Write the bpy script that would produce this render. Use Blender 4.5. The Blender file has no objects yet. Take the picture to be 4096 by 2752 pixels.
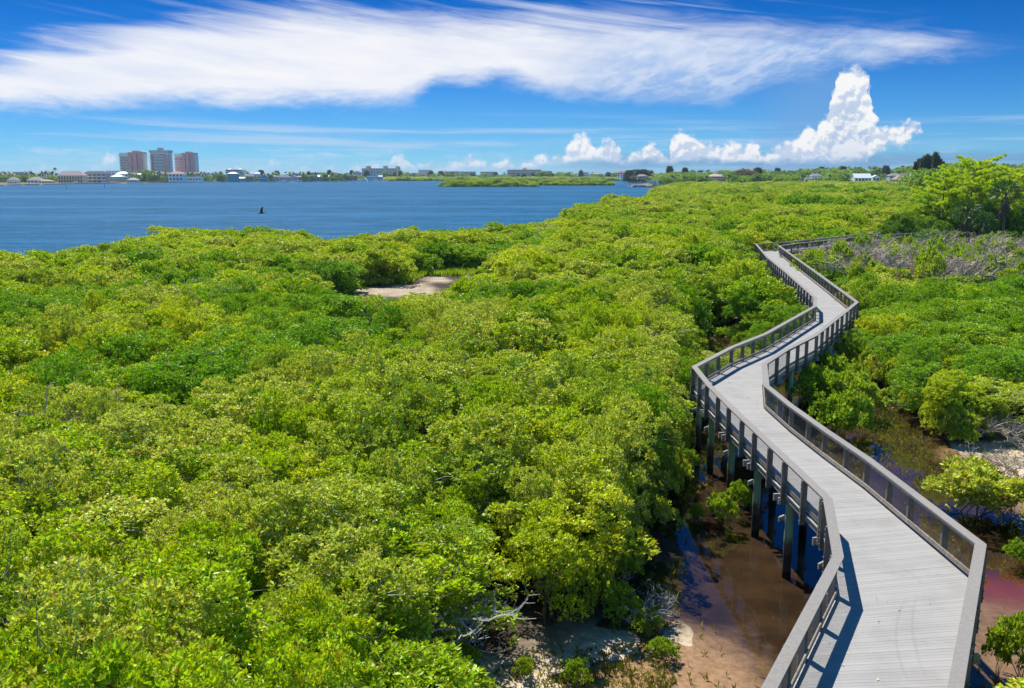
import bpy, math, random
import numpy as np
from mathutils import Vector, Matrix

rng = np.random.default_rng(7)
random.seed(7)
scene = bpy.context.scene
COL = scene.collection

# ------------------------------------------------------------------ camera model (plan survey of the place)
FOC, HY, CAMZ, IW, IH = 3700.0, 697.0, 13.4, 4096.0, 2752.0
PITCH = math.atan((IH / 2 - HY) / FOC)
CP, SP = math.cos(PITCH), math.sin(PITCH)

def ray(px, py):
    x, y = px - IW / 2, py - IH / 2
    return (x, FOC * CP - y * SP, -FOC * SP - y * CP)

def at(px, py, z=0.0):
    d = ray(px, py); t = (z - CAMZ) / d[2]
    return (d[0] * t, d[1] * t)

def aty(px, py, Y):
    d = ray(px, py); t = Y / d[1]
    return (d[0] * t, CAMZ + d[2] * t)

def proj(x, y, z):
    dz = z - CAMZ
    depth = y * CP - dz * SP
    up = y * SP + dz * CP
    return IW / 2 + FOC * x / depth, IH / 2 - FOC * up / depth

# ------------------------------------------------------------------ tagging helpers
def tag(o, label=None, cat=None, group=None, kind=None):
    if label: o['label'] = label
    if cat: o['category'] = cat
    if group: o['group'] = group
    if kind: o['kind'] = kind
    return o

def empty(name, loc, rz=0.0, sc=1.0):
    o = bpy.data.objects.new(name, None)
    COL.objects.link(o)
    o.location = loc; o.rotation_euler = (0, 0, rz)
    o.scale = (sc, sc, sc) if not hasattr(sc, '__len__') else sc
    o.empty_display_size = 0.2
    return o

def link_mesh(name, me, parent=None):
    o = bpy.data.objects.new(name, me)
    COL.objects.link(o)
    if parent: o.parent = parent
    return o

def copy_tree(o, parent=None):
    c = o.copy(); COL.objects.link(c)
    if parent: c.parent = parent
    for ch in o.children: copy_tree(ch, c)
    return c

def np_mesh(name, verts, faces, mats, smooth=False, mat_idx=None):
    """verts (n,3), faces (m,k) with constant k"""
    me = bpy.data.meshes.new(name)
    verts = np.asarray(verts, dtype=np.float32); faces = np.asarray(faces, dtype=np.int32)
    n, (m, k) = len(verts), faces.shape
    me.vertices.add(n); me.vertices.foreach_set('co', verts.ravel())
    me.loops.add(m * k); me.loops.foreach_set('vertex_index', faces.ravel())
    me.polygons.add(m)
    me.polygons.foreach_set('loop_start', np.arange(0, m * k, k, dtype=np.int32))
    me.polygons.foreach_set('loop_total', np.full(m, k, dtype=np.int32))
    if mat_idx is not None: me.polygons.foreach_set('material_index', np.asarray(mat_idx, dtype=np.int32))
    if smooth: me.polygons.foreach_set('use_smooth', np.ones(m, dtype=bool))
    for mt in (mats if isinstance(mats, (list, tuple)) else [mats]): me.materials.append(mt)
    me.update(calc_edges=True); me.validate()
    return me

class MB:
    def __init__(s): s.v, s.f = [], []
    def quad(s, a, b, c, d):
        i = len(s.v); s.v += [a, b, c, d]; s.f.append((i, i + 1, i + 2, i + 3)); return s
    def poly(s, pts):
        i = len(s.v); s.v += list(pts); s.f.append(tuple(range(i, i + len(pts)))); return s
    def hexa(s, p):
        i = len(s.v); s.v += list(p)
        for q in ((3, 2, 1, 0), (4, 5, 6, 7), (0, 1, 5, 4), (1, 2, 6, 5), (2, 3, 7, 6), (3, 0, 4, 7)):
            s.f.append(tuple(i + k for k in q))
        return s
    def box(s, x0, y0, z0, x1, y1, z1):
        return s.hexa([(x0, y0, z0), (x1, y0, z0), (x1, y1, z0), (x0, y1, z0), (x0, y0, z1), (x1, y0, z1), (x1, y1, z1), (x0, y1, z1)])
    def bar(s, a, b, w, h, za=0.0):
        """beam from a to b (3d), width w sideways (horizontal), height h, top face at the given points"""
        a, b = Vector(a), Vector(b); d = (b - a); n = Vector((-d.y, d.x, 0))
        n = n.normalized() * (w / 2) if n.length > 1e-6 else Vector((w / 2, 0, 0))
        dn = Vector((0, 0, -h))
        return s.hexa([tuple(q) for q in (a - n + dn, b - n + dn, b + n + dn, a + n + dn, a - n, b - n, b + n, a + n)])
    def tube(s, pts, rads, n=6, cap=True):
        rings = []
        for k, p in enumerate(pts):
            p = Vector(p)
            d = (Vector(pts[min(k + 1, len(pts) - 1)]) - Vector(pts[max(k - 1, 0)])).normalized()
            u = d.cross(Vector((0, 0, 1)) if abs(d.z) < .9 else Vector((1, 0, 0))).normalized(); w = d.cross(u)
            i = len(s.v); rings.append(i)
            for j in range(n):
                t = 2 * math.pi * j / n
                s.v.append(tuple(p + (u * math.cos(t) + w * math.sin(t)) * rads[k]))
        for a, b in zip(rings, rings[1:]):
            for j in range(n): s.f.append((a + j, a + (j + 1) % n, b + (j + 1) % n, b + j))
        if cap and n > 2:
            s.f.append(tuple(rings[-1] + j for j in range(n))); s.f.append(tuple(rings[0] + j for j in reversed(range(n))))
        return s
    def build(s, name, mat, parent=None, smooth=False):
        me = bpy.data.meshes.new(name); me.from_pydata(s.v, [], s.f)
        for m in (mat if isinstance(mat, (list, tuple)) else [mat]): me.materials.append(m)
        if smooth: me.polygons.foreach_set('use_smooth', [True] * len(me.polygons))
        me.update()
        return link_mesh(name, me, parent)

# ------------------------------------------------------------------ node helpers
class NT:
    def __init__(s, tree):
        s.t = tree; s.n = tree.nodes; s.l = tree.links
    def new(s, t, **kw):
        nd = s.n.new(t)
        for k, v in kw.items(): setattr(nd, k, v)
        return nd
    def put(s, sock, v):
        if isinstance(v, bpy.types.NodeSocket): s.l.new(v, sock)
        elif v is not None: sock.default_value = v
    def m(s, op, a, b=None, c=None, clamp=False):
        nd = s.new('ShaderNodeMath', operation=op, use_clamp=clamp)
        s.put(nd.inputs[0], a)
        if b is not None: s.put(nd.inputs[1], b)
        if c is not None: s.put(nd.inputs[2], c)
        return nd.outputs[0]
    def mr(s, v, a, b, c=0.0, d=1.0, smooth=True):
        nd = s.new('ShaderNodeMapRange', interpolation_type='SMOOTHSTEP' if smooth else 'LINEAR')
        for i, q in enumerate((v, a, b, c, d)): s.put(nd.inputs[i], q)
        return nd.outputs[0]
    def mix(s, f, a, b, mode='MIX'):
        nd = s.new('ShaderNodeMix', data_type='RGBA', blend_type=mode)
        s.put(nd.inputs[0], f); s.put(nd.inputs[6], a); s.put(nd.inputs[7], b)
        return nd.outputs[2]
    def noise(s, vec, scale, detail=2.0, rough=.5, dist=0.0):
        nd = s.new('ShaderNodeTexNoise')
        s.put(nd.inputs['Vector'], vec); s.put(nd.inputs['Scale'], scale); s.put(nd.inputs['Detail'], detail)
        s.put(nd.inputs['Roughness'], rough); s.put(nd.inputs['Distortion'], dist)
        return nd.outputs[0]
    def xyz(s, x, y, z=0.0):
        nd = s.new('ShaderNodeCombineXYZ')
        s.put(nd.inputs[0], x); s.put(nd.inputs[1], y); s.put(nd.inputs[2], z)
        return nd.outputs[0]
    def sep(s, v):
        nd = s.new('ShaderNodeSeparateXYZ'); s.put(nd.inputs[0], v)
        return nd.outputs
    def curve(s, v, pts):
        nd = s.new('ShaderNodeFloatCurve'); cm = nd.mapping; c = cm.curves[0]
        pts = sorted(pts)
        c.points[0].location = pts[0]; c.points[1].location = pts[-1]
        for p in pts[1:-1]: c.points.new(p[0], p[1])
        for p in c.points: p.handle_type = 'VECTOR'
        cm.use_clip = False; cm.update()
        s.put(nd.inputs['Value'], v)
        return nd.outputs[0]

def C4(c): return (c[0], c[1], c[2], 1.0)

def new_mat(name):
    m = bpy.data.materials.new(name); m.use_nodes = True
    nt = NT(m.node_tree); nt.n.clear()
    out = nt.new('ShaderNodeOutputMaterial')
    return m, nt, out

def plain(name, col, rough=.7, var=.12, scale=1.5, spec=.3, col2=None, coord='Object'):
    m, nt, out = new_mat(name)
    tc = nt.new('ShaderNodeTexCoord')
    n = nt.noise(tc.outputs[coord], scale, 5, .6)
    n = nt.mr(n, .3, .7)
    c2 = col2 or tuple(max(0, x * (1 - 2.2 * var)) for x in col)
    b = nt.new('ShaderNodeBsdfPrincipled')
    nt.put(b.inputs['Base Color'], nt.mix(n, C4(c2), C4(col)))
    b.inputs['Roughness'].default_value = rough; b.inputs['Specular IOR Level'].default_value = spec
    nt.l.new(b.outputs[0], out.inputs[0])
    return m

def leafmat(name, light, mid, dark, trans=.31, patch=.05, rough=.42, spec=.35, deadfrac=.985, dead=(.3, .13, .02)):
    m, nt, out = new_mat(name)
    geo = nt.new('ShaderNodeNewGeometry'); oi = nt.new('ShaderNodeObjectInfo')
    isl = geo.outputs['Random Per Island']
    pn = nt.noise(geo.outputs['Position'], patch, 3, .6)
    pn = nt.mr(pn, .36, .64)
    t = nt.m('ADD', nt.m('MULTIPLY', pn, .55), nt.m('MULTIPLY', oi.outputs['Random'], .45))
    c = nt.mix(nt.mr(t, .05, .5), C4(dark), C4(mid))
    c = nt.mix(nt.mr(t, .5, .95), c, C4(light))
    hs = nt.new('ShaderNodeHueSaturation')
    nt.put(hs.inputs['Hue'], nt.m('ADD', .5, nt.m('MULTIPLY', nt.m('SUBTRACT', isl, .5), .035)))
    nt.put(hs.inputs['Value'], nt.m('ADD', .58, nt.m('MULTIPLY', isl, .90)))
    nt.put(hs.inputs['Color'], c)
    col = nt.mix(nt.m('GREATER_THAN', isl, deadfrac), hs.outputs[0], C4(dead))
    b = nt.new('ShaderNodeBsdfPrincipled')
    nt.put(b.inputs['Base Color'], col); b.inputs['Roughness'].default_value = rough
    b.inputs['Specular IOR Level'].default_value = spec
    tr = nt.new('ShaderNodeBsdfTranslucent')
    nt.put(tr.inputs[0], nt.mix(1.0, col, (1.5, 1.45, .5, 1), 'MULTIPLY'))
    mx = nt.new('ShaderNodeMixShader'); mx.inputs[0].default_value = trans
    nt.l.new(b.outputs[0], mx.inputs[1]); nt.l.new(tr.outputs[0], mx.inputs[2])
    nt.l.new(mx.outputs[0], out.inputs[0])
    return m

M = {}
M['leaf'] = leafmat('mangrove_leaf', (.59, .64, .03), (.41, .54, .012), (.22, .40, .008))
M['leaf_deep'] = leafmat('deep_green_mangrove_leaf', (.33, .49, .02), (.23, .42, .012), (.14, .31, .01))
M['leaf_pale'] = leafmat('pale_mangrove_leaf', (.57, .61, .11), (.47, .54, .06), (.33, .45, .03), patch=.09)
M['leaf_dark'] = leafmat('dark_hammock_leaf', (.26, .40, .04), (.18, .32, .03), (.10, .21, .02), trans=.3)
M['leaf_bright'] = leafmat('bright_shrub_leaf', (.46, .54, .05), (.35, .48, .03), (.24, .40, .02))
M['leaf_far'] = leafmat('broadleaf_leaf', (.40, .54, .07), (.24, .38, .05), (.14, .25, .045), trans=.3, patch=.02, deadfrac=2)
M['needle'] = leafmat('pine_needle', (.62, .67, .04), (.47, .60, .03), (.26, .44, .03), trans=.42, patch=.35, deadfrac=.995)
M['casuarina'] = leafmat('casuarina_foliage', (.13, .19, .09), (.09, .14, .07), (.06, .10, .06), trans=.25, deadfrac=2)
M['palm'] = leafmat('palm_frond', (.11, .18, .04), (.06, .12, .03), (.04, .08, .025), trans=.2, deadfrac=.93, dead=(.2, .14, .07))
M['sabal'] = leafmat('cabbage_palm_frond', (.10, .20, .05), (.06, .14, .04), (.03, .08, .025), trans=.25, deadfrac=.97, dead=(.25, .17, .09))
M['palmetto'] = leafmat('palmetto_frond', (.26, .36, .14), (.18, .30, .10), (.12, .22, .07), trans=.3)
M['deadfrond'] = plain('dead_frond', (.30, .20, .14), .9, .3, 4)
M['bark'] = plain('grey_bark', (.21, .18, .15), .9, .3, 6)
M['lichen'] = plain('lichen_bark', (.50, .50, .45), .95, .25, 9)
M['brush'] = plain('bare_grey_wood', (.78, .64, .48), .95, .3, 3)
M['moss'] = plain('spanish_moss', (.66, .58, .46), 1.0, .25, 3)
M['pinebark'] = plain('pine_bark', (.19, .15, .13), .95, .3, 5)
M['algae'] = leafmat('marsh_plant', (.26, .25, .03), (.19, .20, .025), (.13, .14, .02), patch=.6)
M['white'] = plain('white_paint', (.90, .89, .86), .6, .05)
M['cream'] = plain('cream_stucco', (.88, .84, .78), .8, .08, .3)
M['tan'] = plain('tan_stucco', (.76, .62, .45), .8, .08, .3)
M['pink'] = plain('salmon_stucco', (.82, .42, .36), .85, .1, .1)
M['palepink'] = plain('pale_pink_stucco', (.62, .42, .36), .85, .06, .2)
M['greyw'] = plain('grey_stucco', (.50, .51, .53), .8, .06, .3)
M['palegrey'] = plain('pale_grey_stucco', (.55, .57, .58), .8, .06, .3)
M['blueh'] = plain('pale_blue_siding', (.38, .52, .60), .7, .06)
M['teal'] = plain('teal_stucco', (.03, .33, .36), .7, .06)
M['aqua'] = plain('aqua_stucco', (.35, .62, .60), .7, .06)
M['yellow'] = plain('yellow_stucco', (.80, .68, .44), .7, .06)
M['brown'] = plain('brown_siding', (.22, .15, .11), .8, .1)
M['redb'] = plain('red_brick', (.42, .14, .09), .8, .1)
M['r_pink'] = plain('pink_tile_roof', (.62, .45, .38), .85, .08)
M['r_orange'] = plain('orange_tile_roof', (.60, .30, .20), .85, .1)
M['r_red'] = plain('red_tile_roof', (.50, .13, .09), .85, .1)
M['r_grey'] = plain('grey_shingle_roof', (.30, .30, .31), .9, .1)
M['r_dark'] = plain('dark_shingle_roof', (.12, .12, .13), .9, .1)
M['r_tan'] = plain('tan_shingle_roof', (.44, .37, .30), .9, .08)
M['r_white'] = plain('white_metal_roof', (.82, .83, .84), .5, .03)
M['r_brown'] = plain('brown_shingle_roof', (.40, .29, .22), .9, .1)
M['r_teal'] = plain('mint_metal_roof', (.35, .65, .58), .6, .05)
M['blue'] = plain('blue_tarp', (.02, .09, .35), .5, .1)
M['red'] = plain('red_paint', (.7, .03, .04), .5, .05)
M['green'] = plain('green_paint', (.02, .35, .10), .5, .05)
M['wallconc'] = plain('seawall_concrete', (.36, .31, .26), .9, .15, .4)
M['dockwood'] = plain('dock_wood', (.20, .16, .13), .9, .2)
M['lawn'] = plain('lawn_grass', (.18, .27, .05), .95, .12, .3)
M['feather'] = plain('black_feather', (.022, .018, .016), .8, .3, 8)
M['feather2'] = plain('grey_flight_feather', (.16, .14, .13), .7, .3, 8)
M['steel'] = plain('galvanised_steel', (.45, .45, .44), .45, .1, 20, .6)
M['wire'] = plain('galvanised_wire', (.12, .115, .11), .6, .1, 20, .4)

def glassmat():
    m, nt, out = new_mat('window_glass')
    b = nt.new('ShaderNodeBsdfPrincipled')
    b.inputs['Base Color'].default_value = (.035, .05, .065, 1); b.inputs['Roughness'].default_value = .15
    nt.l.new(b.outputs[0], out.inputs[0]); return m
M['glass'] = glassmat()

def woodmat(name, c1, c2, c3, along=(1, 1, 1), knots=True, rough=.85):
    m, nt, out = new_mat(name)
    tc = nt.new('ShaderNodeTexCoord'); geo = nt.new('ShaderNodeNewGeometry')
    mp = nt.new('ShaderNodeMapping'); nt.l.new(tc.outputs['Object'], mp.inputs[0])
    mp.inputs['Scale'].default_value = along
    n1 = nt.noise(mp.outputs[0], 1.0, 6, .65, .6)
    n2 = nt.noise(tc.outputs['Object'], 1.3, 3, .5)
    c = nt.mix(nt.mr(n1, .35, .65), C4(c1), C4(c2))
    c = nt.mix(nt.mr(n2, .45, .72), c, C4(c3))
    hs = nt.new('ShaderNodeHueSaturation'); nt.put(hs.inputs['Color'], c)
    nt.put(hs.inputs['Value'], nt.m('ADD', .86, nt.m('MULTIPLY', geo.outputs['Random Per Island'], .28)))
    b = nt.new('ShaderNodeBsdfPrincipled'); nt.put(b.inputs['Base Color'], hs.outputs[0])
    b.inputs['Roughness'].default_value = rough; b.inputs['Specular IOR Level'].default_value = .25
    bp = nt.new('ShaderNodeBump'); bp.inputs['Strength'].default_value = .35; bp.inputs['Distance'].default_value = .01
    nt.put(bp.inputs['Height'], n1); nt.l.new(bp.outputs[0], b.inputs['Normal'])
    nt.l.new(b.outputs[0], out.inputs[0])
    return m
M['post'] = woodmat('weathered_post_wood', (.13, .105, .085), (.24, .205, .17), (.16, .13, .105), (22, 22, 1.6))
M['rail'] = woodmat('weathered_rail_wood', (.23, .195, .16), (.41, .365, .31), (.29, .245, .19), (9, 9, 9))
M['beam'] = woodmat('weathered_beam_wood', (.26, .24, .22), (.42, .40, .38), (.33, .30, .26), (7, 7, 14))

def capmat():
    m, nt, out = new_mat('composite_rail_cap')
    tc = nt.new('ShaderNodeTexCoord')
    n1 = nt.noise(tc.outputs['Object'], 14, 6, .7)
    n2 = nt.noise(tc.outputs['Object'], 1.1, 4, .6)
    n3 = nt.noise(tc.outputs['Object'], .25, 2, .5)
    c = nt.mix(nt.mr(n1, .3, .7), (.225, .205, .18, 1), (.325, .30, .27, 1))
    c = nt.mix(nt.m('MULTIPLY', nt.mr(n2, .52, .7), .5), c, (.27, .25, .23, 1))
    c = nt.mix(nt.m('MULTIPLY', nt.mr(n3, .45, .65), .35), c, (.32, .29, .26, 1))
    gi = nt.new('ShaderNodeNewGeometry').outputs['Random Per Island']
    c = nt.mix(nt.m('MULTIPLY', gi, .35), c, (.24, .225, .21, 1))
    b = nt.new('ShaderNodeBsdfPrincipled'); nt.put(b.inputs['Base Color'], c); b.inputs['Roughness'].default_value = .8
    b.inputs['Specular IOR Level'].default_value = .3
    nt.l.new(b.outputs[0], out.inputs[0]); return m
M['cap'] = capmat()

BW0 = (10.0, 30.0)
DZ = 3.0
def deckmat():
    m, nt, out = new_mat('composite_deck_board')
    tc = nt.new('ShaderNodeTexCoord'); geo = nt.new('ShaderNodeNewGeometry')
    P = tc.outputs['Object']
    n1 = nt.noise(P, 30, 4, .7); n2 = nt.noise(P, .7, 4, .6); n3 = nt.noise(P, 3.2, 6, .75, .6)
    c = nt.mix(nt.mr(n1, .3, .7), (.33, .32, .30, 1), (.405, .395, .372, 1))
    c = nt.mix(nt.m('MULTIPLY', nt.mr(n2, .45, .65), .6), c, (.31, .295, .275, 1))
    c = nt.mix(nt.m('MULTIPLY', nt.mr(n3, .57, .72), .5), c, (.25, .24, .22, 1))
    D_ = nt.sep(P)
    for (ax, ay), (bx_, by_), rr in ((at(3632, 2385, DZ), at(3640, 2740, DZ), 9.0), (at(3665, 2390, DZ), at(3700, 2700, DZ), 12.0), (at(3080, 1560, DZ), at(3060, 1660, DZ), 7.0)):
        mx_, my_ = (ax + bx_) / 2, (ay + by_) / 2; L_ = math.hypot(bx_ - ax, by_ - ay); h_ = math.sqrt(max(.1, rr * rr - L_ * L_ / 4))
        cx, cy_ = mx_ - (by_ - ay) / L_ * h_ - BW0[0], my_ + (bx_ - ax) / L_ * h_ - BW0[1]
        dd = nt.m('SUBTRACT', nt.m('SQRT', nt.m('ADD', nt.m('POWER', nt.m('SUBTRACT', D_[0], cx), 2.0), nt.m('POWER', nt.m('SUBTRACT', D_[1], cy_), 2.0))), rr)
        em = nt.mr(nt.m('ABSOLUTE', dd), .05, .015)
        wy = nt.m('MULTIPLY', nt.mr(D_[1], min(ay, by_) - BW0[1] - .5, min(ay, by_) - BW0[1] + 1), nt.mr(D_[1], max(ay, by_) - BW0[1] + .5, max(ay, by_) - BW0[1] - 1))
        c = nt.mix(nt.m('MULTIPLY', nt.m('MULTIPLY', em, wy), .2), c, (.20, .19, .18, 1))
    hs = nt.new('ShaderNodeHueSaturation'); nt.put(hs.inputs['Color'], c)
    nt.put(hs.inputs['Value'], nt.m('ADD', .93, nt.m('MULTIPLY', geo.outputs['Random Per Island'], .13)))
    b = nt.new('ShaderNodeBsdfPrincipled'); nt.put(b.inputs['Base Color'], hs.outputs[0]); b.inputs['Roughness'].default_value = .75
    b.inputs['Specular IOR Level'].default_value = .3
    nt.l.new(b.outputs[0], out.inputs[0]); return m
M['deck'] = deckmat()

def pilemat():
    m, nt, out = new_mat('treated_pile_wood')
    geo = nt.new('ShaderNodeNewGeometry'); z = nt.sep(geo.outputs['Position'])[2]
    mp = nt.new('ShaderNodeMapping'); nt.l.new(geo.outputs['Position'], mp.inputs[0]); mp.inputs['Scale'].default_value = (9, 9, .9)
    n = nt.noise(mp.outputs[0], 1.5, 5, .7)
    n2 = nt.noise(geo.outputs['Position'], 6, 5, .7)
    c = nt.mix(nt.mr(n, .35, .65), (.24, .36, .20, 1), (.44, .55, .34, 1))
    c = nt.mix(nt.mr(nt.m('ADD', z, nt.m('MULTIPLY', n2, .9)), 1.75, 1.35), c, (.11, .075, .05, 1))
    c = nt.mix(nt.mr(nt.m('ADD', z, nt.m('MULTIPLY', n2, .5)), 1.0, .78), c, (.018, .015, .014, 1))
    b = nt.new('ShaderNodeBsdfPrincipled'); nt.put(b.inputs['Base Color'], c); b.inputs['Roughness'].default_value = .8
    nt.l.new(b.outputs[0], out.inputs[0]); return m
M['pile'] = pilemat()

# ------------------------------------------------------------------ boardwalk plan (world metres; deck level z=3)
DZ = 3.0
LP = [(0.6, 8.2), (4.8, 15.7), (8.1, 21.6), (9.25, 25.8), (9.15, 29.3), (9.05, 32.8), (8.95, 36.5), (8.88, 40.5), (9.0, 44.6), (12.1, 49.9), (15.1, 54.2), (21.8, 65.9), (23.3, 70.5), (26.4, 88.4), (29.3, 106.3), (33.3, 126.6), (39.0, 130.8), (52.6, 144.6), (62.2, 151.8), (64.6, 153.4), (70.5, 154.6)]
RP = [(4.4, 9.0), (8.2, 15.7), (12.0, 22.4), (11.92, 26.4), (11.85, 29.7), (11.6, 33.2), (11.42, 36.8), (11.4, 40.5), (12.6, 45.3), (14.8, 49.1), (17.8, 53.6), (23.1, 63.4), (25.6, 68.1), (29.2, 88.1), (32.3, 105.7), (35.4, 123.0), (39.2, 127.6), (54.6, 142.6), (64.0, 149.5), (66.4, 150.8), (71.2, 151.8)]

def pip(poly, x, y):
    x = np.asarray(x, dtype=float); y = np.asarray(y, dtype=float)
    ins = np.zeros(x.shape, dtype=bool); n = len(poly)
    for i in range(n):
        x0, y0 = poly[i]; x1, y1 = poly[(i + 1) % n]
        if y0 == y1: continue
        c = ((y0 > y) != (y1 > y)) & (x < (x1 - x0) * (y - y0) / (y1 - y0) + x0)
        ins ^= c
    return ins
def seg_dist(poly, x, y, closed=True):
    x = np.asarray(x, dtype=float); y = np.asarray(y, dtype=float)
    d = np.full(x.shape, 1e9); n = len(poly)
    for i in range(n if closed else n - 1):
        ax, ay = poly[i]; bx, by = poly[(i + 1) % n]
        L = (bx - ax) ** 2 + (by - ay) ** 2 + 1e-9
        t = np.clip(((x - ax) * (bx - ax) + (y - ay) * (by - ay)) / L, 0, 1)
        d = np.minimum(d, np.hypot(x - ax - t * (bx - ax), y - ay - t * (by - ay)))
    return d
BW_POLY = LP + RP[::-1]
_bb = {}
def pip1(poly, x, y):
    b = _bb.get(id(poly))
    if b is None: b = _bb[id(poly)] = (min(q[0] for q in poly), max(q[0] for q in poly), min(q[1] for q in poly), max(q[1] for q in poly))
    if x < b[0] or x > b[1] or y < b[2] or y > b[3]: return False
    ins = False; x0, y0 = poly[-1]
    for x1, y1 in poly:
        if (y0 > y) != (y1 > y) and x < (x1 - x0) * (y - y0) / (y1 - y0) + x0: ins = not ins
        x0, y0 = x1, y1
    return ins
def sd1(poly, x, y):
    d = 1e18; ax, ay = poly[-1]
    for bx, by in poly:
        ux, uy = bx - ax, by - ay; L = ux * ux + uy * uy + 1e-9
        t = ((x - ax) * ux + (y - ay) * uy) / L; t = 0 if t < 0 else 1 if t > 1 else t
        e = (x - ax - t * ux) ** 2 + (y - ay - t * uy) ** 2
        if e < d: d = e
        ax, ay = bx, by
    return math.sqrt(d)

bw = empty('boardwalk', (10.0, 30.0, 0.0))
tag(bw, 'long zigzag grey timber boardwalk on piles winding through the mangroves', 'boardwalk')
BO = Vector((10.0, 30.0, 0.0))
def W(x, y, z): return (x - BO.x, y - BO.y, z)

# deck boards
mb = MB()
for i in range(len(LP) - 1):
    a0, a1 = Vector(LP[i]), Vector(LP[i + 1]); b0, b1 = Vector(RP[i]), Vector(RP[i + 1])
    Lm = ((a1 - a0).length + (b1 - b0).length) / 2
    n = max(1, round(Lm / .142))
    for k in range(n):
        t0, t1 = k / n, (k + 1) / n - .006 / Lm
        p = [a0.lerp(a1, t0), b0.lerp(b1, t0), b0.lerp(b1, t1), a0.lerp(a1, t1)]
        for j in (0, 3): p[j] = p[j] + (p[{0: 1, 3: 2}[j]] - p[j]).normalized() * .05
        for j in (1, 2): p[j] = p[j] + (p[{1: 0, 2: 3}[j]] - p[j]).normalized() * .05
        z1 = DZ + random.uniform(-.0015, .0015); z0 = DZ - .035
        mb.hexa([W(q.x, q.y, z0) for q in p] + [W(q.x, q.y, z1) for q in p])
mb.build('deck', M['deck'], bw)
# joists under the deck: three stringers plus the rims
def offset_line(A, B, t): return [tuple(Vector(a).lerp(Vector(b), t)) for a, b in zip(A, B)]
for t in (.25, .5, .75):
    s = MB(); ln = offset_line(LP, RP, t)
    for a, b in zip(ln, ln[1:]): s.bar(W(a[0], a[1], DZ - .04), W(b[0], b[1], DZ - .04), .05, .22)
    s.build('joist', M['beam'], bw)

def poly_offset(P, d):
    out = []
    for i, p in enumerate(P):
        p = Vector(p)
        t0 = (p - Vector(P[i - 1])).normalized() if i > 0 else None
        t1 = (Vector(P[i + 1]) - p).normalized() if i < len(P) - 1 else None
        t0 = t0 or t1; t1 = t1 or t0
        n0, n1 = Vector((-t0.y, t0.x)), Vector((-t1.y, t1.x))
        m = (n0 + n1).normalized(); k = d / max(.35, m.dot(n0))
        out.append(tuple(p + m * k))
    return out

def strip(name, P, dl, dr, z0, z1, mat, seglen=4.8, parent=bw, gap=.006):
    """board runs along polyline P between side offsets dl and dr, mitred at the bends, cut in lengths"""
    A, B = poly_offset(P, dl), poly_offset(P, dr)
    s = MB()
    for i in range(len(P) - 1):
        a0, a1, b0, b1 = Vector(A[i]), Vector(A[i + 1]), Vector(B[i]), Vector(B[i + 1])
        L = (a1 - a0).length; n = max(1, round(L / seglen))
        for k in range(n):
            e0 = k / n + (gap / L if k else 0); e1 = (k + 1) / n
            zz = random.uniform(-.003, .003)
            q = [a0.lerp(a1, e0), b0.lerp(b1, e0), b0.lerp(b1, e1), a0.lerp(a1, e1)]
            s.hexa([W(v.x, v.y, z0 + zz) for v in q] + [W(v.x, v.y, z1 + zz) for v in q])
    return s.build(name, mat, parent)

posts_info = []
for side, P in ((1, LP), (-1, RP)):       # +1: the left edge, outside is to the left (+normal)
    sg = side
    lab = 'left' if side > 0 else 'right'
    def O(v): return v * sg
    strip('cap_rail', P, O(.15), O(-.12), DZ + 1.045, DZ + 1.085, M['cap'])
    strip('top_rail', P, O(.02), O(-.018), DZ + .90, DZ + 1.035, M['rail'], 3.8)
    strip('kerb_rail', P, O(.02), O(-.018), DZ + .05, DZ + .19, M['rail'], 3.8)
    strip('rim_beam', P, O(.03), O(-.012), DZ - .27, DZ - .045, M['beam'], 3.8)
    strip('ledger_strip', P, O(.075), O(.035), DZ - .06, DZ - .03, M['beam'], 3.8)
    # posts outside
    run = 0
    for i in range(len(P) - 1):
        a, b = Vector(P[i]), Vector(P[i + 1]); L = (b - a).length
        n = max(1, round(L / 1.88)); t = (b - a).normalized(); nr = Vector((-t.y, t.x)) * sg
        for k in range(n + 1):
            e = (k * (L - .30) / n + .15) if n > 0 else .15
            if k == n and i < len(P) - 2 and (n > 1):
                ang = abs(t.angle(Vector(P[i + 2]) - b, 0))
                if ang < math.radians(14): continue
            c = a + t * e + nr * .095
            posts_info.append((c, t, nr, side, i))

def post_mesh(c, t, nr, s):
    hw, hd = .09, .055
    z0, z1 = DZ - .42, DZ + 1.02
    p = [c - t * hd - nr * hw, c + t * hd - nr * hw, c + t * hd + nr * hw, c - t * hd + nr * hw]
    s.hexa([W(q.x, q.y, z0) for q in p] + [W(q.x, q.y, z1) for q in p])
posts_info.sort(key=lambda q: q[0].length)
vis = [q for q in posts_info if q[0].y > 14.5]
rest = [q for q in posts_info if q[0].y <= 14.5] + vis[100:]
for n, (c, t, nr, side, i) in enumerate(vis[:100]):
    s = MB(); post_mesh(c, t, nr, s); po = s.build('post', M['post'], bw)
    if n < 48:
        for zz in (.93, .78, .14, -.12, -.30):
            q = c + nr * .07
            s = MB(); a = Vector(W(q.x, q.y, DZ + zz)); d = Vector((nr.x, nr.y, 0))
            s.tube([tuple(a - d * .01), tuple(a + d * .045)], [.018, .018], 6); s.build('bolt', M['steel'], po)
s = MB()
for (c, t, nr, side, i) in rest: post_mesh(c, t, nr, s)
tag(s.build('post', M['post'], bw), kind='stuff')

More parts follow.
